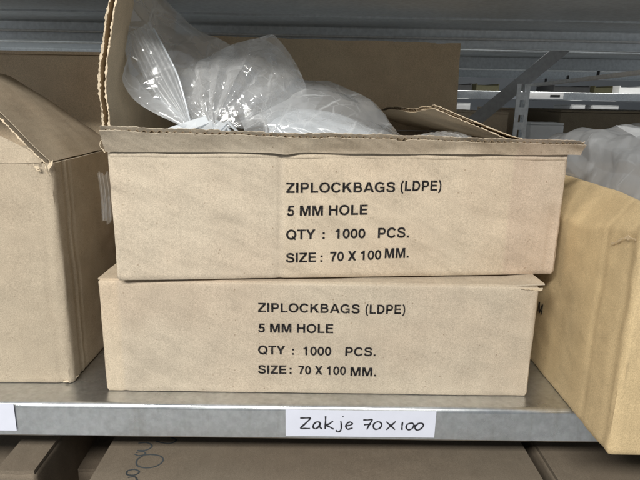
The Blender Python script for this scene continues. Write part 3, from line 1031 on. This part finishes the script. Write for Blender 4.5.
def crumple(A, seed, amp=0.004, n=9, fmin=12, fmax=60):
    """fold the sheet along random straight creases: sums of triangle waves, sharp valleys and flat facets"""
    g = np.random.default_rng(seed)
    nrm = np.cross(np.gradient(A, axis=0), np.gradient(A, axis=1))
    nrm /= np.linalg.norm(nrm, axis=2, keepdims=True) + 1e-12
    d = np.zeros(A.shape[:2])
    for k in range(n):
        v = g.normal(size=3); v /= np.linalg.norm(v)
        f = fmin*(fmax/fmin)**g.random()
        # bend the crease lines a little and fade them in and out
        w = A + 0.012*np.sin(A[..., [1, 2, 0]]*g.uniform(20, 50) + g.uniform(0, 6, 3))
        t = w @ v*f + g.random()
        tri = np.abs((t % 1) - 0.5)*2 - 0.5
        v2 = g.normal(size=3); v2 /= np.linalg.norm(v2)
        fade = 0.5 + 0.5*np.sin(A @ v2*g.uniform(20, 60) + g.uniform(0, 6))
        d += tri*fade*(fmin/f)**0.8
    return A + nrm*(d*amp)[..., None]


def sheet(ctrl, mat, name, parent, seed, amp, nu=90, nv=90, n=9, fmin=12, fmax=60, th=None, label=None):
    A = crumple(bez_up(ctrl, nu, nv), seed, amp, n, fmin, fmax)
    Mi = parent.matrix_basis.inverted() if parent is not None else Matrix()
    Mi = np.array(Mi)
    A = A @ Mi[:3, :3].T + Mi[:3, 3]
    mb = MB()
    if th:
        mb.slab(A, th)
    else:
        mb.grid(A)
    return mb.build(name, mat, parent, True, label)


cA = [[(-0.177, 0.0471, 0.3737), (-0.1672, 0.0597, 0.3739), (-0.1578, 0.0723, 0.3731), (-0.1477, 0.0849, 0.3705)], [(-0.1729, 0.0471, 0.3331), (-0.1593, 0.0555, 0.3385), (-0.1489, 0.0681, 0.3472), (-0.1328, 0.0891, 0.3522)], [(-0.1704, 0.0471, 0.3036), (-0.1526, 0.0513, 0.3085), (-0.132, 0.0681, 0.3189), (-0.1027, 0.0975, 0.3303)], [(-0.1602, 0.045, 0.2708), (-0.1422, 0.0471, 0.2799), (-0.1144, 0.0681, 0.2925), (-0.0725, 0.1017, 0.3108)], [(-0.1181, 0.0387, 0.2451), (-0.1099, 0.0429, 0.2469), (-0.0855, 0.0639, 0.2593), (-0.0505, 0.0975, 0.2805)]]
cZ = [[(-0.1714, 0.052, 0.3261), (-0.1595, 0.046, 0.3299), (-0.1494, 0.052, 0.3366)], [(-0.1625, 0.05, 0.3022), (-0.1493, 0.043, 0.3088), (-0.1384, 0.05, 0.3164)], [(-0.1507, 0.048, 0.278), (-0.1376, 0.041, 0.2851), (-0.1264, 0.048, 0.2924)], [(-0.1323, 0.04, 0.259), (-0.1242, 0.037, 0.2636), (-0.1188, 0.042, 0.2689)], [(-0.1169, 0.03, 0.2491), (-0.1149, 0.029, 0.25), (-0.1126, 0.031, 0.2518)]]
cB = [[(-0.1698, 0.055, 0.311), (-0.1706, 0.045, 0.3035), (-0.1696, 0.035, 0.2962)], [(-0.1685, 0.06, 0.2992), (-0.1705, 0.045, 0.2915), (-0.1696, 0.03, 0.2842)], [(-0.1533, 0.055, 0.2834), (-0.1565, 0.04, 0.2761), (-0.1595, 0.028, 0.2691)], [(-0.135, 0.045, 0.2677), (-0.1372, 0.035, 0.2617), (-0.1409, 0.025, 0.2575)], [(-0.1124, 0.03, 0.2509), (-0.1131, 0.025, 0.2494), (-0.1156, 0.02, 0.247)]]
cD = [[(-0.0835, 0.1187, 0.2702), (-0.0564, 0.1187, 0.2867), (-0.0174, 0.1187, 0.2923), (0.0291, 0.1187, 0.2872), (0.0628, 0.1063, 0.265), (0.0798, 0.0877, 0.2423)], [(-0.0773, 0.0877, 0.2647), (-0.0539, 0.0908, 0.2804), (-0.0146, 0.0939, 0.2849), (0.0281, 0.0939, 0.2781), (0.0661, 0.0877, 0.2576), (0.0841, 0.0753, 0.2392)], [(-0.0722, 0.0629, 0.254), (-0.0488, 0.066, 0.2673), (-0.011, 0.0691, 0.2698), (0.0273, 0.0691, 0.2649), (0.061, 0.066, 0.2507), (0.0804, 0.0629, 0.238)], [(-0.0666, 0.0474, 0.2456), (-0.0444, 0.0474, 0.2532), (-0.0104, 0.0474, 0.2538), (0.0266, 0.0474, 0.2518), (0.0574, 0.0474, 0.2451), (0.0763, 0.0474, 0.2372)], [(-0.0634, 0.035, 0.2338), (-0.0417, 0.035, 0.236), (-0.0099, 0.035, 0.2366), (0.0264, 0.035, 0.2354), (0.0565, 0.035, 0.2341), (0.0731, 0.035, 0.2308)]]
cE = [[(-0.1161, 0.1275, 0.3057), (-0.0925, 0.1317, 0.3252), (-0.0536, 0.1359, 0.3342), (-0.0306, 0.1359, 0.3138), (-0.0156, 0.1317, 0.2918), (0.0138, 0.1275, 0.2882)], [(-0.1118, 0.1023, 0.2891), (-0.0871, 0.1065, 0.307), (-0.0535, 0.1107, 0.3174), (-0.0336, 0.1149, 0.3007), (-0.0172, 0.1149, 0.2833), (0.0085, 0.1149, 0.2798)], [(-0.1017, 0.0813, 0.2653), (-0.0807, 0.0855, 0.2779), (-0.0552, 0.0855, 0.2878), (-0.0361, 0.0897, 0.2788), (-0.0203, 0.0897, 0.2676), (-0.0014, 0.0897, 0.2641)], [(-0.0962, 0.0687, 0.2421), (-0.0795, 0.0729, 0.246), (-0.0582, 0.0729, 0.2521), (-0.0427, 0.0729, 0.2504), (-0.0302, 0.0729, 0.2488), (-0.0156, 0.0729, 0.2471)]]
cF = [[(-0.1307, 0.024, 0.2457), (-0.1115, 0.026, 0.252), (-0.0976, 0.028, 0.2565)], [(-0.1229, 0.02, 0.2408), (-0.1056, 0.022, 0.2462), (-0.0944, 0.024, 0.2506)]]

# 1: tall zip-lock bag leaning on the left flap
zb = thing('ziplock_bag', 'tall clear zip bag with ribbed seal strip leaning on the left flap', 'plastic bag', (-0.11, 0.05, 0.225), 0, 'clear plastic bags in the open box')
sheet(cA, M_film_grey, 'film', zb, 31, 0.0068, 140, 140, 10, 10, 44)
mbz = MB()
A = bez_up(cZ, 60, 40)
Mi = np.array(zb.matrix_basis.inverted())
A = A @ Mi[:3, :3].T + Mi[:3, 3]
A[..., 1] -= 0.0012*(np.abs(np.sin(lin(0, 1, 40)*math.pi*7))**6)[None, :]
mbz.grid(A)
zs_ = mbz.build('zip_seal', M_film_milk, zb)
mb = MB()
mb.tube([tuple(p) for p in A[4:, -1]], [0.0008]*(len(A) - 4), 6)
mb.build('seal_rib', M_pack, zs_)
sheet(cB, M_film_milk, 'mouth_fold', zb, 33, 0.0012, 60, 24, 5, 20, 50)

# 2: gathered crumpled bag in the middle
cb = thing('plastic_bag', 'crumpled clear bag gathered into pleats in the middle of the box', 'plastic bag', (-0.06, 0.08, 0.225), 0, 'clear plastic bags in the open box')
sheet(cE, M_film, 'film', cb, 41, 0.0060, 120, 120, 8, 7, 22)
gather = np.array((-0.0935, 0.036, 0.2445))
fan = []
_fa = [6, 14, 28, 44.6, 60.5, 74.5, 100, 131, 162, 176]
_fr = [0.075, 0.088, 0.095, 0.099, 0.104, 0.087, 0.068, 0.066, 0.062, 0.05]
for i, t in enumerate(lin(0, 1, 80)):
    row = []
    for j, a in enumerate(lin(R(174), R(8), 170)):
        s = t**0.85
        Rr = 0.99*float(np.interp(math.degrees(a), _fa, _fr))
        x = gather[0] + math.cos(a)*Rr*s
        z = gather[2] + math.sin(a)*Rr*s - 0.004*s
        y = gather[1] + 0.030*s*s + 0.012*s + 0.016*s*math.cos(a)**2
        pl = (abs(((a*2.3 + 0.22*math.sin(a*4)) % 1) - 0.5)*2 - 0.5)*0.017*s*(1 - 0.6*s) + 0.0012*s*math.sin(a*23 + 2*s)
        row.append((x, y + pl, z + 0.3*pl))
    fan.append(row)
fan = np.array(fan)
fan = crumple(fan, 44, 0.0036, 9, 12, 40)
Mi = np.array(cb.matrix_basis.inverted())
mb = MB(); mb.grid(fan @ Mi[:3, :3].T + Mi[:3, 3]); mb.build('gathered_neck', M_film_crisp, cb)
# the tied knot below the fan and loose folded tails
mb = MB()
knot = []
for i, t in enumerate(lin(0, 1, 16)):
    knot.append([(gather[0] + (0.010 + 0.006*math.sin(5*t))*math.cos(a)*(0.5 + t) + 0.002*math.sin(7*a), gather[1] - 0.004 + 0.008*math.sin(a), gather[2] + 0.006 - 0.020*t + 0.0025*math.sin(3*a + 4*t)) for a in lin(0, 2*math.pi, 28)])
mb.grid(np.array(knot) @ Mi[:3, :3].T + Mi[:3, 3])
mb.build('knot', M_pack, cb)
sheet(cF, M_pack, 'folded_tail', cb, 45, 0.0008, 30, 16, 4, 30, 60, th=0.0006)
mb = MB()
for q in ([(-0.087, 0.026, 0.2425), (-0.0800, 0.026, 0.2505), (-0.0775, 0.026, 0.2515), (-0.0690, 0.026, 0.2425)], [(-0.083, 0.024, 0.2425), (-0.0790, 0.024, 0.2475), (-0.0755, 0.025, 0.2425)]):
    a = np.array(q) @ Mi[:3, :3].T + Mi[:3, 3]
    mb.tube([tuple(p) for p in a], [0.0012, 0.0016, 0.0016, 0.0012][:len(a)], 6, 2.0)
mb.build('loose_tail', M_pack, cb)

# 3: pillow of packed small bags in an outer film on the right
pb = thing('bag_bundle', 'clear outer bag wrapped round a milky stack of small zip bags', 'plastic bag', (0.0, 0.09, 0.225), 0, 'clear plastic bags in the open box')
sheet(cD, M_film, 'film', pb, 51, 0.0060, 140, 140, 9, 8, 26)
inner = np.array(cD)[:, 1:5]
inner = inner + np.array((0, 0.006, -0.006))
inner[0] += np.array((0.002, -0.020, -0.026))
inner[1] += np.array((0.002, -0.008, -0.016))
inner[2] += np.array((0, 0, -0.006))
A = bez_up(inner, 110, 80)
ly = np.abs(((A[..., 2] + 0.22*A[..., 0] + 0.004*np.sin(A[..., 0]*40))*120) % 1 - 0.5)*0.0055
A[..., 1] -= ly
A = crumple(A, 52, 0.0034, 7, 10, 34)
Mi = np.array(pb.matrix_basis.inverted())
mb = MB(); mb.slab(A @ Mi[:3, :3].T + Mi[:3, 3], 0.001); mb.build('bag_stack', M_pack, pb)

# 4: bags lying flat deeper in the box
fl = thing('bag_bundle', 'flat layer of loose clear bags lying low inside the open box', 'plastic bag', (0.03, 0.15, 0.12), TH, 'clear plastic bags in the open box')
mb = MB()
cs, sn = math.cos(TH), math.sin(TH)
A = P2(lambda u, v: (-0.192 + u*0.372, -0.135 + v*0.288, 0.086 + 0.012*math.sin(u*7 + v*3) + 0.008*nz(u*5, v*5, 4)), lin(0, 1, 90), lin(0, 1, 70))
A = crumple(A, 61, 0.006, 9, 12, 50)
mb.grid(A)
mb.build('film', M_pack, fl)
sc = thing('plastic_bag', 'small crinkled bright bag end showing under the right box flap', 'plastic bag', (0.12, 0.07, 0.2), 0, 'clear plastic bags in the open box')
A = bez_up([[(0.085, 0.06, 0.232), (0.105, 0.062, 0.236), (0.128, 0.064, 0.2385), (0.143, 0.064, 0.234)], [(0.086, 0.045, 0.229), (0.105, 0.046, 0.2345), (0.126, 0.048, 0.2365), (0.145, 0.05, 0.232)], [(0.086, 0.03, 0.222), (0.104, 0.03, 0.226), (0.125, 0.032, 0.227), (0.146, 0.036, 0.222)]], 60, 60)
A = crumple(A, 66, 0.004, 9, 30, 120) - np.array((0.12, 0.07, 0.194))
mb = MB(); mb.grid(A); mb.build('film', M_film_crisp, sc)

# ------------------------------------------------------------------ left carton with half-closed flaps
LX1, LY0, LH, LW, LD = -0.2305, 0.0128, 0.2125, 0.33, 0.17
lb = thing('cardboard_box', 'tan box with a half-open flap at the left end of the shelf', 'box', (LX1 - LW, LY0, 0.0013), 0)
carton_body(LW, LD, LH, 0.006, 0.004, 33.0, 1.2, step=0.0027).build('body', M_left, lb)


def lflap(u, v):
    # u front to back along the hinge, v up the flap
    L_ = 0.115*(1 - 0.12*max(0, u - 0.7)/0.3)
    s = v*L_
    ang = 0.83 - 0.10*v*v
    x = LW - 0.004 - s*math.cos(ang)*1.0
    z = LH + s*math.sin(ang) + 0.0025*nz(u*3, v*3, 2)
    y = 0.003 + u*(LD - 0.01) + 0.012*v*u*0.0
    dip = 0.020*max(0, (u - 0.55)/0.45)**2
    return (x, y, z - dip*v)


mb = corrugated(lflap, list(lin(0, 1, 60)), list(lin(0, 1, 22)), 0.0045, 0.006, LD, 0.0004, 7.0, 0.8)
sf = build_board(mb, 'side_flap', M_left, lb)
mb = MB()
torn_ribbon(mb, [(p[0] - 0.0012, p[1] - 0.0014, p[2] - 0.0012) for p in [lflap(0, v) for v in lin(0.0, 1, 160)]], (0.7, 0, 0.7), 0.0006, 0.0020, 41.0)
mb.build('torn_edge', M_edge, sf)


def lfront(u, v):
    x = LW - 0.010 - u*0.312
    top = 0.024*min(1.0, (u*0.312/0.05))**0.75 + 0.031*u
    z = LH - 0.001 + v*(0.0015 + top)
    y = 0.001 + 0.006*v + 0.001*nz(u*5, v, 3)
    return (x, y, z)


mb = MB(); mb.slab(P2(lfront, lin(0, 1, 60), lin(0, 1, 8)), 0.004)
mb.build('front_flap', M_left, lb)
mb = MB()
rr_ = random.Random(4)
for k in range(5):
    c = np.array((LW - 0.008 + rr_.uniform(-0.006, 0.008), -0.0015 + rr_.uniform(-0.002, 0.0015), LH + rr_.uniform(-0.006, 0.002)))
    d1 = np.array((rr_.uniform(-0.006, 0.006), rr_.uniform(-0.002, 0.001), rr_.uniform(-0.001, 0.006)))
    d2 = np.array((rr_.uniform(-0.002, 0.002), -0.0008, rr_.uniform(-0.0065, -0.003)))
    bend = np.array((0, rr_.uniform(-0.002, 0.002), 0.001))
    mb.slab(np.array([[c + d1*u + d2*v*(1 - 0.7*u) + bend*u*u + 0.0004*math.sin(7*u + k) for v in (0, 0.5, 1)] for u in lin(0, 1, 7)]), 0.0004)
mb.build('torn_edge', M_edge, lb)
mb = MB()
mb.tube([(LW - 0.010, -0.0004, 0.0018), (LW - 0.006, 0.0006, 0.0022), (LW - 0.0015, 0.005, 0.003), (LW + 0.001, 0.010, 0.0035)], [0.0004, 0.0013, 0.0012, 0.0004], 7)
mb.build('torn_edge', M_edge, lb)
# film in the left carton seen through the gap between its flaps
t_ = thing('plastic_bag', 'grey film bag lying inside the left box under its flap', 'plastic bag', (-0.38, 0.09, 0.03))
A = P2(lambda u, v: (-0.155 + u*0.29, -0.062 + v*0.135, 0.168 + 0.014*math.sin(u*6) + 0.01*nz(u*4, v*4, 2)), lin(0, 1, 70), lin(0, 1, 40))
A = crumple(A, 71, 0.005, 8, 14, 50)
mb = MB(); mb.grid(A); mb.build('film', M_film_fold, t_)
# scrap of shiny film caught in the gap
t_ = thing('film_scrap', 'shiny strip of clear film caught between left box and stack', 'plastic film', (-0.199, 0.045, 0.155))
A = P2(lambda u, v: (-0.0045 + u*0.010, 0.003*math.sin(u*19) + 0.002*math.sin(v*4), v*0.047 + 0.002*math.sin(u*8)), lin(0, 1, 40), lin(0, 1, 30))
mb = MB(); mb.grid(A); mb.build('film', M_scrap, t_)

# tall carton behind the left one
carton_box('cardboard_box', 'tall plain brown box behind the left box, reaching the upper shelf', 'box', (-0.60, 0.195, 0.0013), 0, (0.39, 0.26, 0.319), M_far, 3.3)

# ------------------------------------------------------------------ right carton overhanging the shelf edge
RX0, RY0, RH, RW, RD = 0.2368, -0.0904, 0.1985, 0.33, 0.34
rb = thing('cardboard_box', 'yellowish box overhanging the shelf edge at right, filled with grey film', 'box', (RX0, RY0, 0.0013), 0)


def rshape(x, y, z):
    # the upper band of the wall is bent inwards along a slanting crease
    zc = 0.165 + 0.02*max(0.0, min(1.0, (0.10 - y)/0.10)) + 0.003*nz(y*30, 1, 1)
    if z > zc and x < 0.05:
        x += (z - zc)*0.72
    return [x, y, z]


carton_body(RW, RD, RH, 0.005, 0.004, 44.0, 1.3, step=0.0028, shape=rshape).build('body', M_right, rb)
mb = MB()
torn_ribbon(mb, [(-0.0016 - 0.0012*math.sin(t*3), 0.006 + 0.032*t, 0.176 - 0.009*t + 0.002*math.sin(t*5)) for t in lin(0, 1, 70)], (-0.25, 0, 1), 0.0002, 0.0040, 93.0, 0.0003, (-1, 0, 0), 0.3)
mb.build('torn_paper', M_peel, rb)
mb = MB()
mb.tube([(0.026, -0.0008, 0.001), (0.05, -0.0010, 0.0014), (0.09, -0.0008, 0.0012)], [0.0002, 0.0005, 0.0003], 6)
mb.build('torn_edge', M_edge, rb)
# printed mark far back on the side that faces the gap
mb = MB()
v, f, w = text_mesh('M', 0.011)
mb.add([(-0.0012 - dent(0.5 + 0.158 - p[0], 0.060 + p[1], 44.0 - 2, 1.3), 0.160 - p[0], 0.060 + p[1]) for p in v], [q[::-1] for q in f])
mb.build('printed_text', M_ink, rb, False)

rbag = thing('plastic_bag', 'grey translucent film bag bulging out of the yellowish box', 'plastic bag', (0.40, 0.06, 0.06), 0)
ctrl = [[(0.268, 0.24, 0.180), (0.268, 0.16, 0.183), (0.268, 0.08, 0.185), (0.267, 0.0, 0.186), (0.266, -0.05, 0.187), (0.265, -0.075, 0.187)],
        [(0.270, 0.24, 0.203), (0.270, 0.16, 0.214), (0.270, 0.08, 0.216), (0.269, 0.0, 0.213), (0.268, -0.05, 0.209), (0.266, -0.074, 0.203)],
        [(0.275, 0.23, 0.222), (0.276, 0.16, 0.236), (0.277, 0.08, 0.238), (0.279, 0.0, 0.234), (0.282, -0.05, 0.226), (0.284, -0.078, 0.212)],
        [(0.31, 0.22, 0.230), (0.31, 0.16, 0.244), (0.31, 0.08, 0.2485), (0.315, 0.0, 0.246), (0.32, -0.05, 0.238), (0.322, -0.076, 0.218)],
        [(0.38, 0.22, 0.243), (0.38, 0.16, 0.246), (0.38, 0.08, 0.248), (0.385, 0.0, 0.247), (0.39, -0.05, 0.240), (0.39, -0.076, 0.218)],
        [(0.53, 0.22, 0.19), (0.53, 0.16, 0.20), (0.53, 0.08, 0.20), (0.53, 0.0, 0.20), (0.53, -0.05, 0.20), (0.53, -0.076, 0.19)]]
sheet(ctrl, M_film_fold, 'film', rbag, 83, 0.0095, 190, 190, 10, 7, 34)
# an upstanding pinched fold in the film
pinch = [[(0.292, 0.075, 0.2530), (0.300, 0.06, 0.2525), (0.312, 0.045, 0.2500)], [(0.296, 0.060, 0.248), (0.302, 0.045, 0.2445), (0.312, 0.03, 0.241)], [(0.300, 0.04, 0.241), (0.305, 0.025, 0.236), (0.313, 0.005, 0.232)]]
sheet(pinch, M_film_milk, 'fold', rbag, 85, 0.002, 40, 40, 5, 20, 50)

# ------------------------------------------------------------------ shelf labels
lb1 = thing('shelf_label', 'white paper shelf label with handwritten Zakje 70x100', 'label', (0.0452, YF - 0.0012, -0.0153))
mb = MB()
mb.slab(P2(lambda u, v: ((u - 0.5)*(0.1372 + 0.0006*v), -0.0006 - 0.0006*math.sin(u*3.1)*v, (v - 0.5)*0.0272), lin(0, 1, 30), lin(0, 1, 8)), 0.0003)
mb.build('paper', M_paper, lb1)


# strokes in units of the 640-wide zoom of the label (x 20..628, y 38..152, y down)
HW = [[(78, 72), (100, 72), (119, 73), (100, 95), (80, 116), (98, 117), (118, 117)],           # Z
      [(158, 90), (146, 88), (134, 98), (131, 111), (140, 118), (152, 110), (160, 92), (158, 108), (166, 118)],  # a
      [(181, 64), (181, 90), (180, 118)], [(211, 84), (196, 96), (183, 102), (196, 108), (214, 118)],         # k
      [(243, 84), (246, 105), (243, 124), (232, 130), (224, 124)], [(250, 63), (252, 65)],                       # j
      [(264, 103), (280, 101), (290, 94), (282, 87), (270, 92), (264, 106), (272, 118), (292, 112)],             # e
      [(334, 77), (352, 77), (370, 76), (360, 96), (350, 118)], [(338, 98), (352, 97), (366, 95)],               # 7
      [(392, 84), (379, 92), (376, 108), (386, 117), (402, 112), (410, 97), (402, 86), (390, 84)],               # 0
      [(428, 84), (446, 100), (464, 117)], [(466, 82), (448, 100), (430, 118)],                                   # x
      [(494, 84), (493, 100), (493, 117)],                                                                        # 1
      [(528, 88), (514, 94), (510, 108), (519, 117), (534, 112), (541, 98), (534, 88), (526, 90)],               # 0
      [(548, 96), (546, 110), (556, 118), (570, 112), (580, 98), (572, 88), (558, 90), (548, 102)]]              # 0
mb = MB()
for k, s in enumerate(HW):
    pts = [((x - 324)/608*0.1372, -0.0013, -(y - 95)/114*0.0272) for x, y in smooth_path(s, 6)]
    mb.tube(pts, [0.00070 + 0.00012*math.sin(i*0.7 + k) for i in range(len(pts))], 6, 0.5)
mb.build('handwriting', M_pen, lb1)
lb2 = tag(None or bpy.data.objects.new('shelf_label', None), 'blank end of a white shelf label at the left edge', 'label')
COL.objects.link(lb2); lb2.location = (-0.330, YF - 0.0012, -0.0133)
mb = MB()
mb.slab(P2(lambda u, v: ((u - 0.5)*0.120, -0.0006, (v - 0.5)*0.0275), lin(0, 1, 12), lin(0, 1, 4)), 0.0003)
mb.build('paper', M_paper, lb2)
lb3 = thing('shelf_label', 'small white label on the far rack shelf edge', 'label', (0.985, 1.9985, 0.301))
mb = MB(); mb.box((-0.075, -0.001, -0.012), (0.075, -0.0002, 0.012)); mb.build('paper', M_white, lb3, False)
mb = MB(); mb.box((0.018, -0.0018, -0.004), (0.060, -0.0011, 0.005)); mb.build('printed_bar', M_dark, lb3, False)

# ------------------------------------------------------------------ cartons on the shelf below
LZ = -0.43
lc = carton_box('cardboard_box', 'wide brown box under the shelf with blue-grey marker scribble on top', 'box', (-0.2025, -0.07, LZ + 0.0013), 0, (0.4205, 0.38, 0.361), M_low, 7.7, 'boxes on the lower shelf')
mb = MB()
for s in ([(-0.168, -0.0005), (-0.156, 0.0012), (-0.146, -0.0015), (-0.1425, -0.009), (-0.147, -0.0165), (-0.156, -0.0190), (-0.165, -0.0155), (-0.1675, -0.007), (-0.164, -0.001)],
          [(-0.1745, 0.0195), (-0.166, 0.0205), (-0.1595, 0.015), (-0.163, 0.0085), (-0.172, 0.0075)],
          [(-0.172, 0.0040), (-0.166, 0.0060), (-0.1625, 0.0025), (-0.167, -0.0010), (-0.1725, 0.0015)],
          [(-0.1715, -0.0235), (-0.1655, -0.0215), (-0.160, -0.0250), (-0.163, -0.0295), (-0.170, -0.0290), (-0.1718, -0.0238)],
          [(-0.158, 0.0235), (-0.150, 0.0205), (-0.141, 0.0205), (-0.138, 0.026), (-0.144, 0.030)],
          [(-0.168, -0.033), (-0.162, -0.032), (-0.158, -0.037)]):
    pts = [(x + 0.2025, y + 0.07, 0.361 - 0.0018 + 0.0006*nz((x + 0.2015)/0.4185*4, (y + 0.07)/0.189*4, 7.7) + 0.00195) for x, y in smooth_path(s, 6)]
    P_ = [Vector(p) for p in pts]
    prof = []
    L_, R_ = [], []
    for i, p in enumerate(P_):
        tt = (P_[min(i + 1, len(P_) - 1)] - P_[max(i - 1, 0)]).normalized()
        n_ = Vector((-tt.y, tt.x, 0))*0.0008
        L_.append(tuple(p + n_)); R_.append(tuple(p - n_))
    mb.slab(np.array([L_, R_]), 0.0001)
mb.build('marker_scribble', M_marker, lc)
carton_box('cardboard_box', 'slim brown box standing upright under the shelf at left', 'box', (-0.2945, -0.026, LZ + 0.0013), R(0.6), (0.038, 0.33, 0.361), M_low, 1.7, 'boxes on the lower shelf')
carton_box('cardboard_box', 'shade-darkened brown box under the shelf below the overhanging box', 'box', (0.2300, -0.055, LZ + 0.0013), R(-0.4), (0.36, 0.36, 0.361), M_low, 2.7, 'boxes on the lower shelf')
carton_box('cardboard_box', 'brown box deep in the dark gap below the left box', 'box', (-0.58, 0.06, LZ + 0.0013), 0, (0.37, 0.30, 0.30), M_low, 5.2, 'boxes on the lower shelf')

# ------------------------------------------------------------------ things on the racks behind
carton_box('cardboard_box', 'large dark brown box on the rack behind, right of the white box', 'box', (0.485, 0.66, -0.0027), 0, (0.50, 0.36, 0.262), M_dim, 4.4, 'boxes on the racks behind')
carton_box('cardboard_box', 'brown box on the rack behind, left of the slotted post', 'box', (0.345, 0.72, -0.0027), R(4), (0.06, 0.30, 0.255), M_far, 6.1, 'boxes on the racks behind')
carton_box('cardboard_box', 'reddish brown box on the rack behind, above the white box', 'box', (0.43, 0.86, -0.0027), 0, (0.052, 0.2, 0.262), M_far, 8.8, 'boxes on the racks behind')
wb = carton_box('white_carton', 'small white box on the rack behind, right of the slotted post', 'box', (0.405, 0.60, -0.0027), 0, (0.066, 0.05, 0.239), M_white, 9.9)
for i, (x, z, w, h, m, lab) in enumerate(((0.52, 0.319, 0.16, 0.03, M_dark, 'dark bin on the far rack shelf, left end'), (0.70, 0.319, 0.10, 0.03, M_yellow, 'yellow bin on the far rack shelf beside the brace'),
                                          (1.04, 0.319, 0.16, 0.03, M_dark, 'dark bin on the far rack shelf, behind the white label'), (1.22, 0.319, 0.08, 0.03, M_yellow, 'yellow bin on the far rack shelf, right of the label'),
                                          (1.33, 0.319, 0.14, 0.032, M_white, 'white bin on the far rack shelf, right end'))):
    t_ = thing('storage_bin', lab, 'bin', (x, 2.06, z), 0, 'bins on the far rack')
    mb = MB()
    # open-fronted picking bin: floor, sides, back, low front lip
    th = 0.004
    mb.box((0, 0, 0.0005), (w, 0.2, th)); mb.box((0, 0.0, th), (th, 0.2, h)); mb.box((w - th, 0.0, th), (w, 0.2, h)); mb.box((th, 0.2 - th, th), (w - th, 0.2, h)); mb.box((th, 0, th), (w - th, th, h*0.75))
    mb.build('shell', m, t_, False)
for i, (x, w, lab) in enumerate(((0.53, 0.055, 'white carton on the far rack, leftmost beside the brown flap'), (0.60, 0.06, 'white carton on the far rack, just left of the brace'), (1.10, 0.055, 'white carton on the far rack below the label, left one'), (1.19, 0.11, 'white carton on the far rack below the label, wider right one'))):
    carton_box('white_carton', lab, 'box', (x, 1.985, -0.0997), 0, (w, 0.2, 0.366), M_white, 2.0 + i, 'white cartons on the far rack')
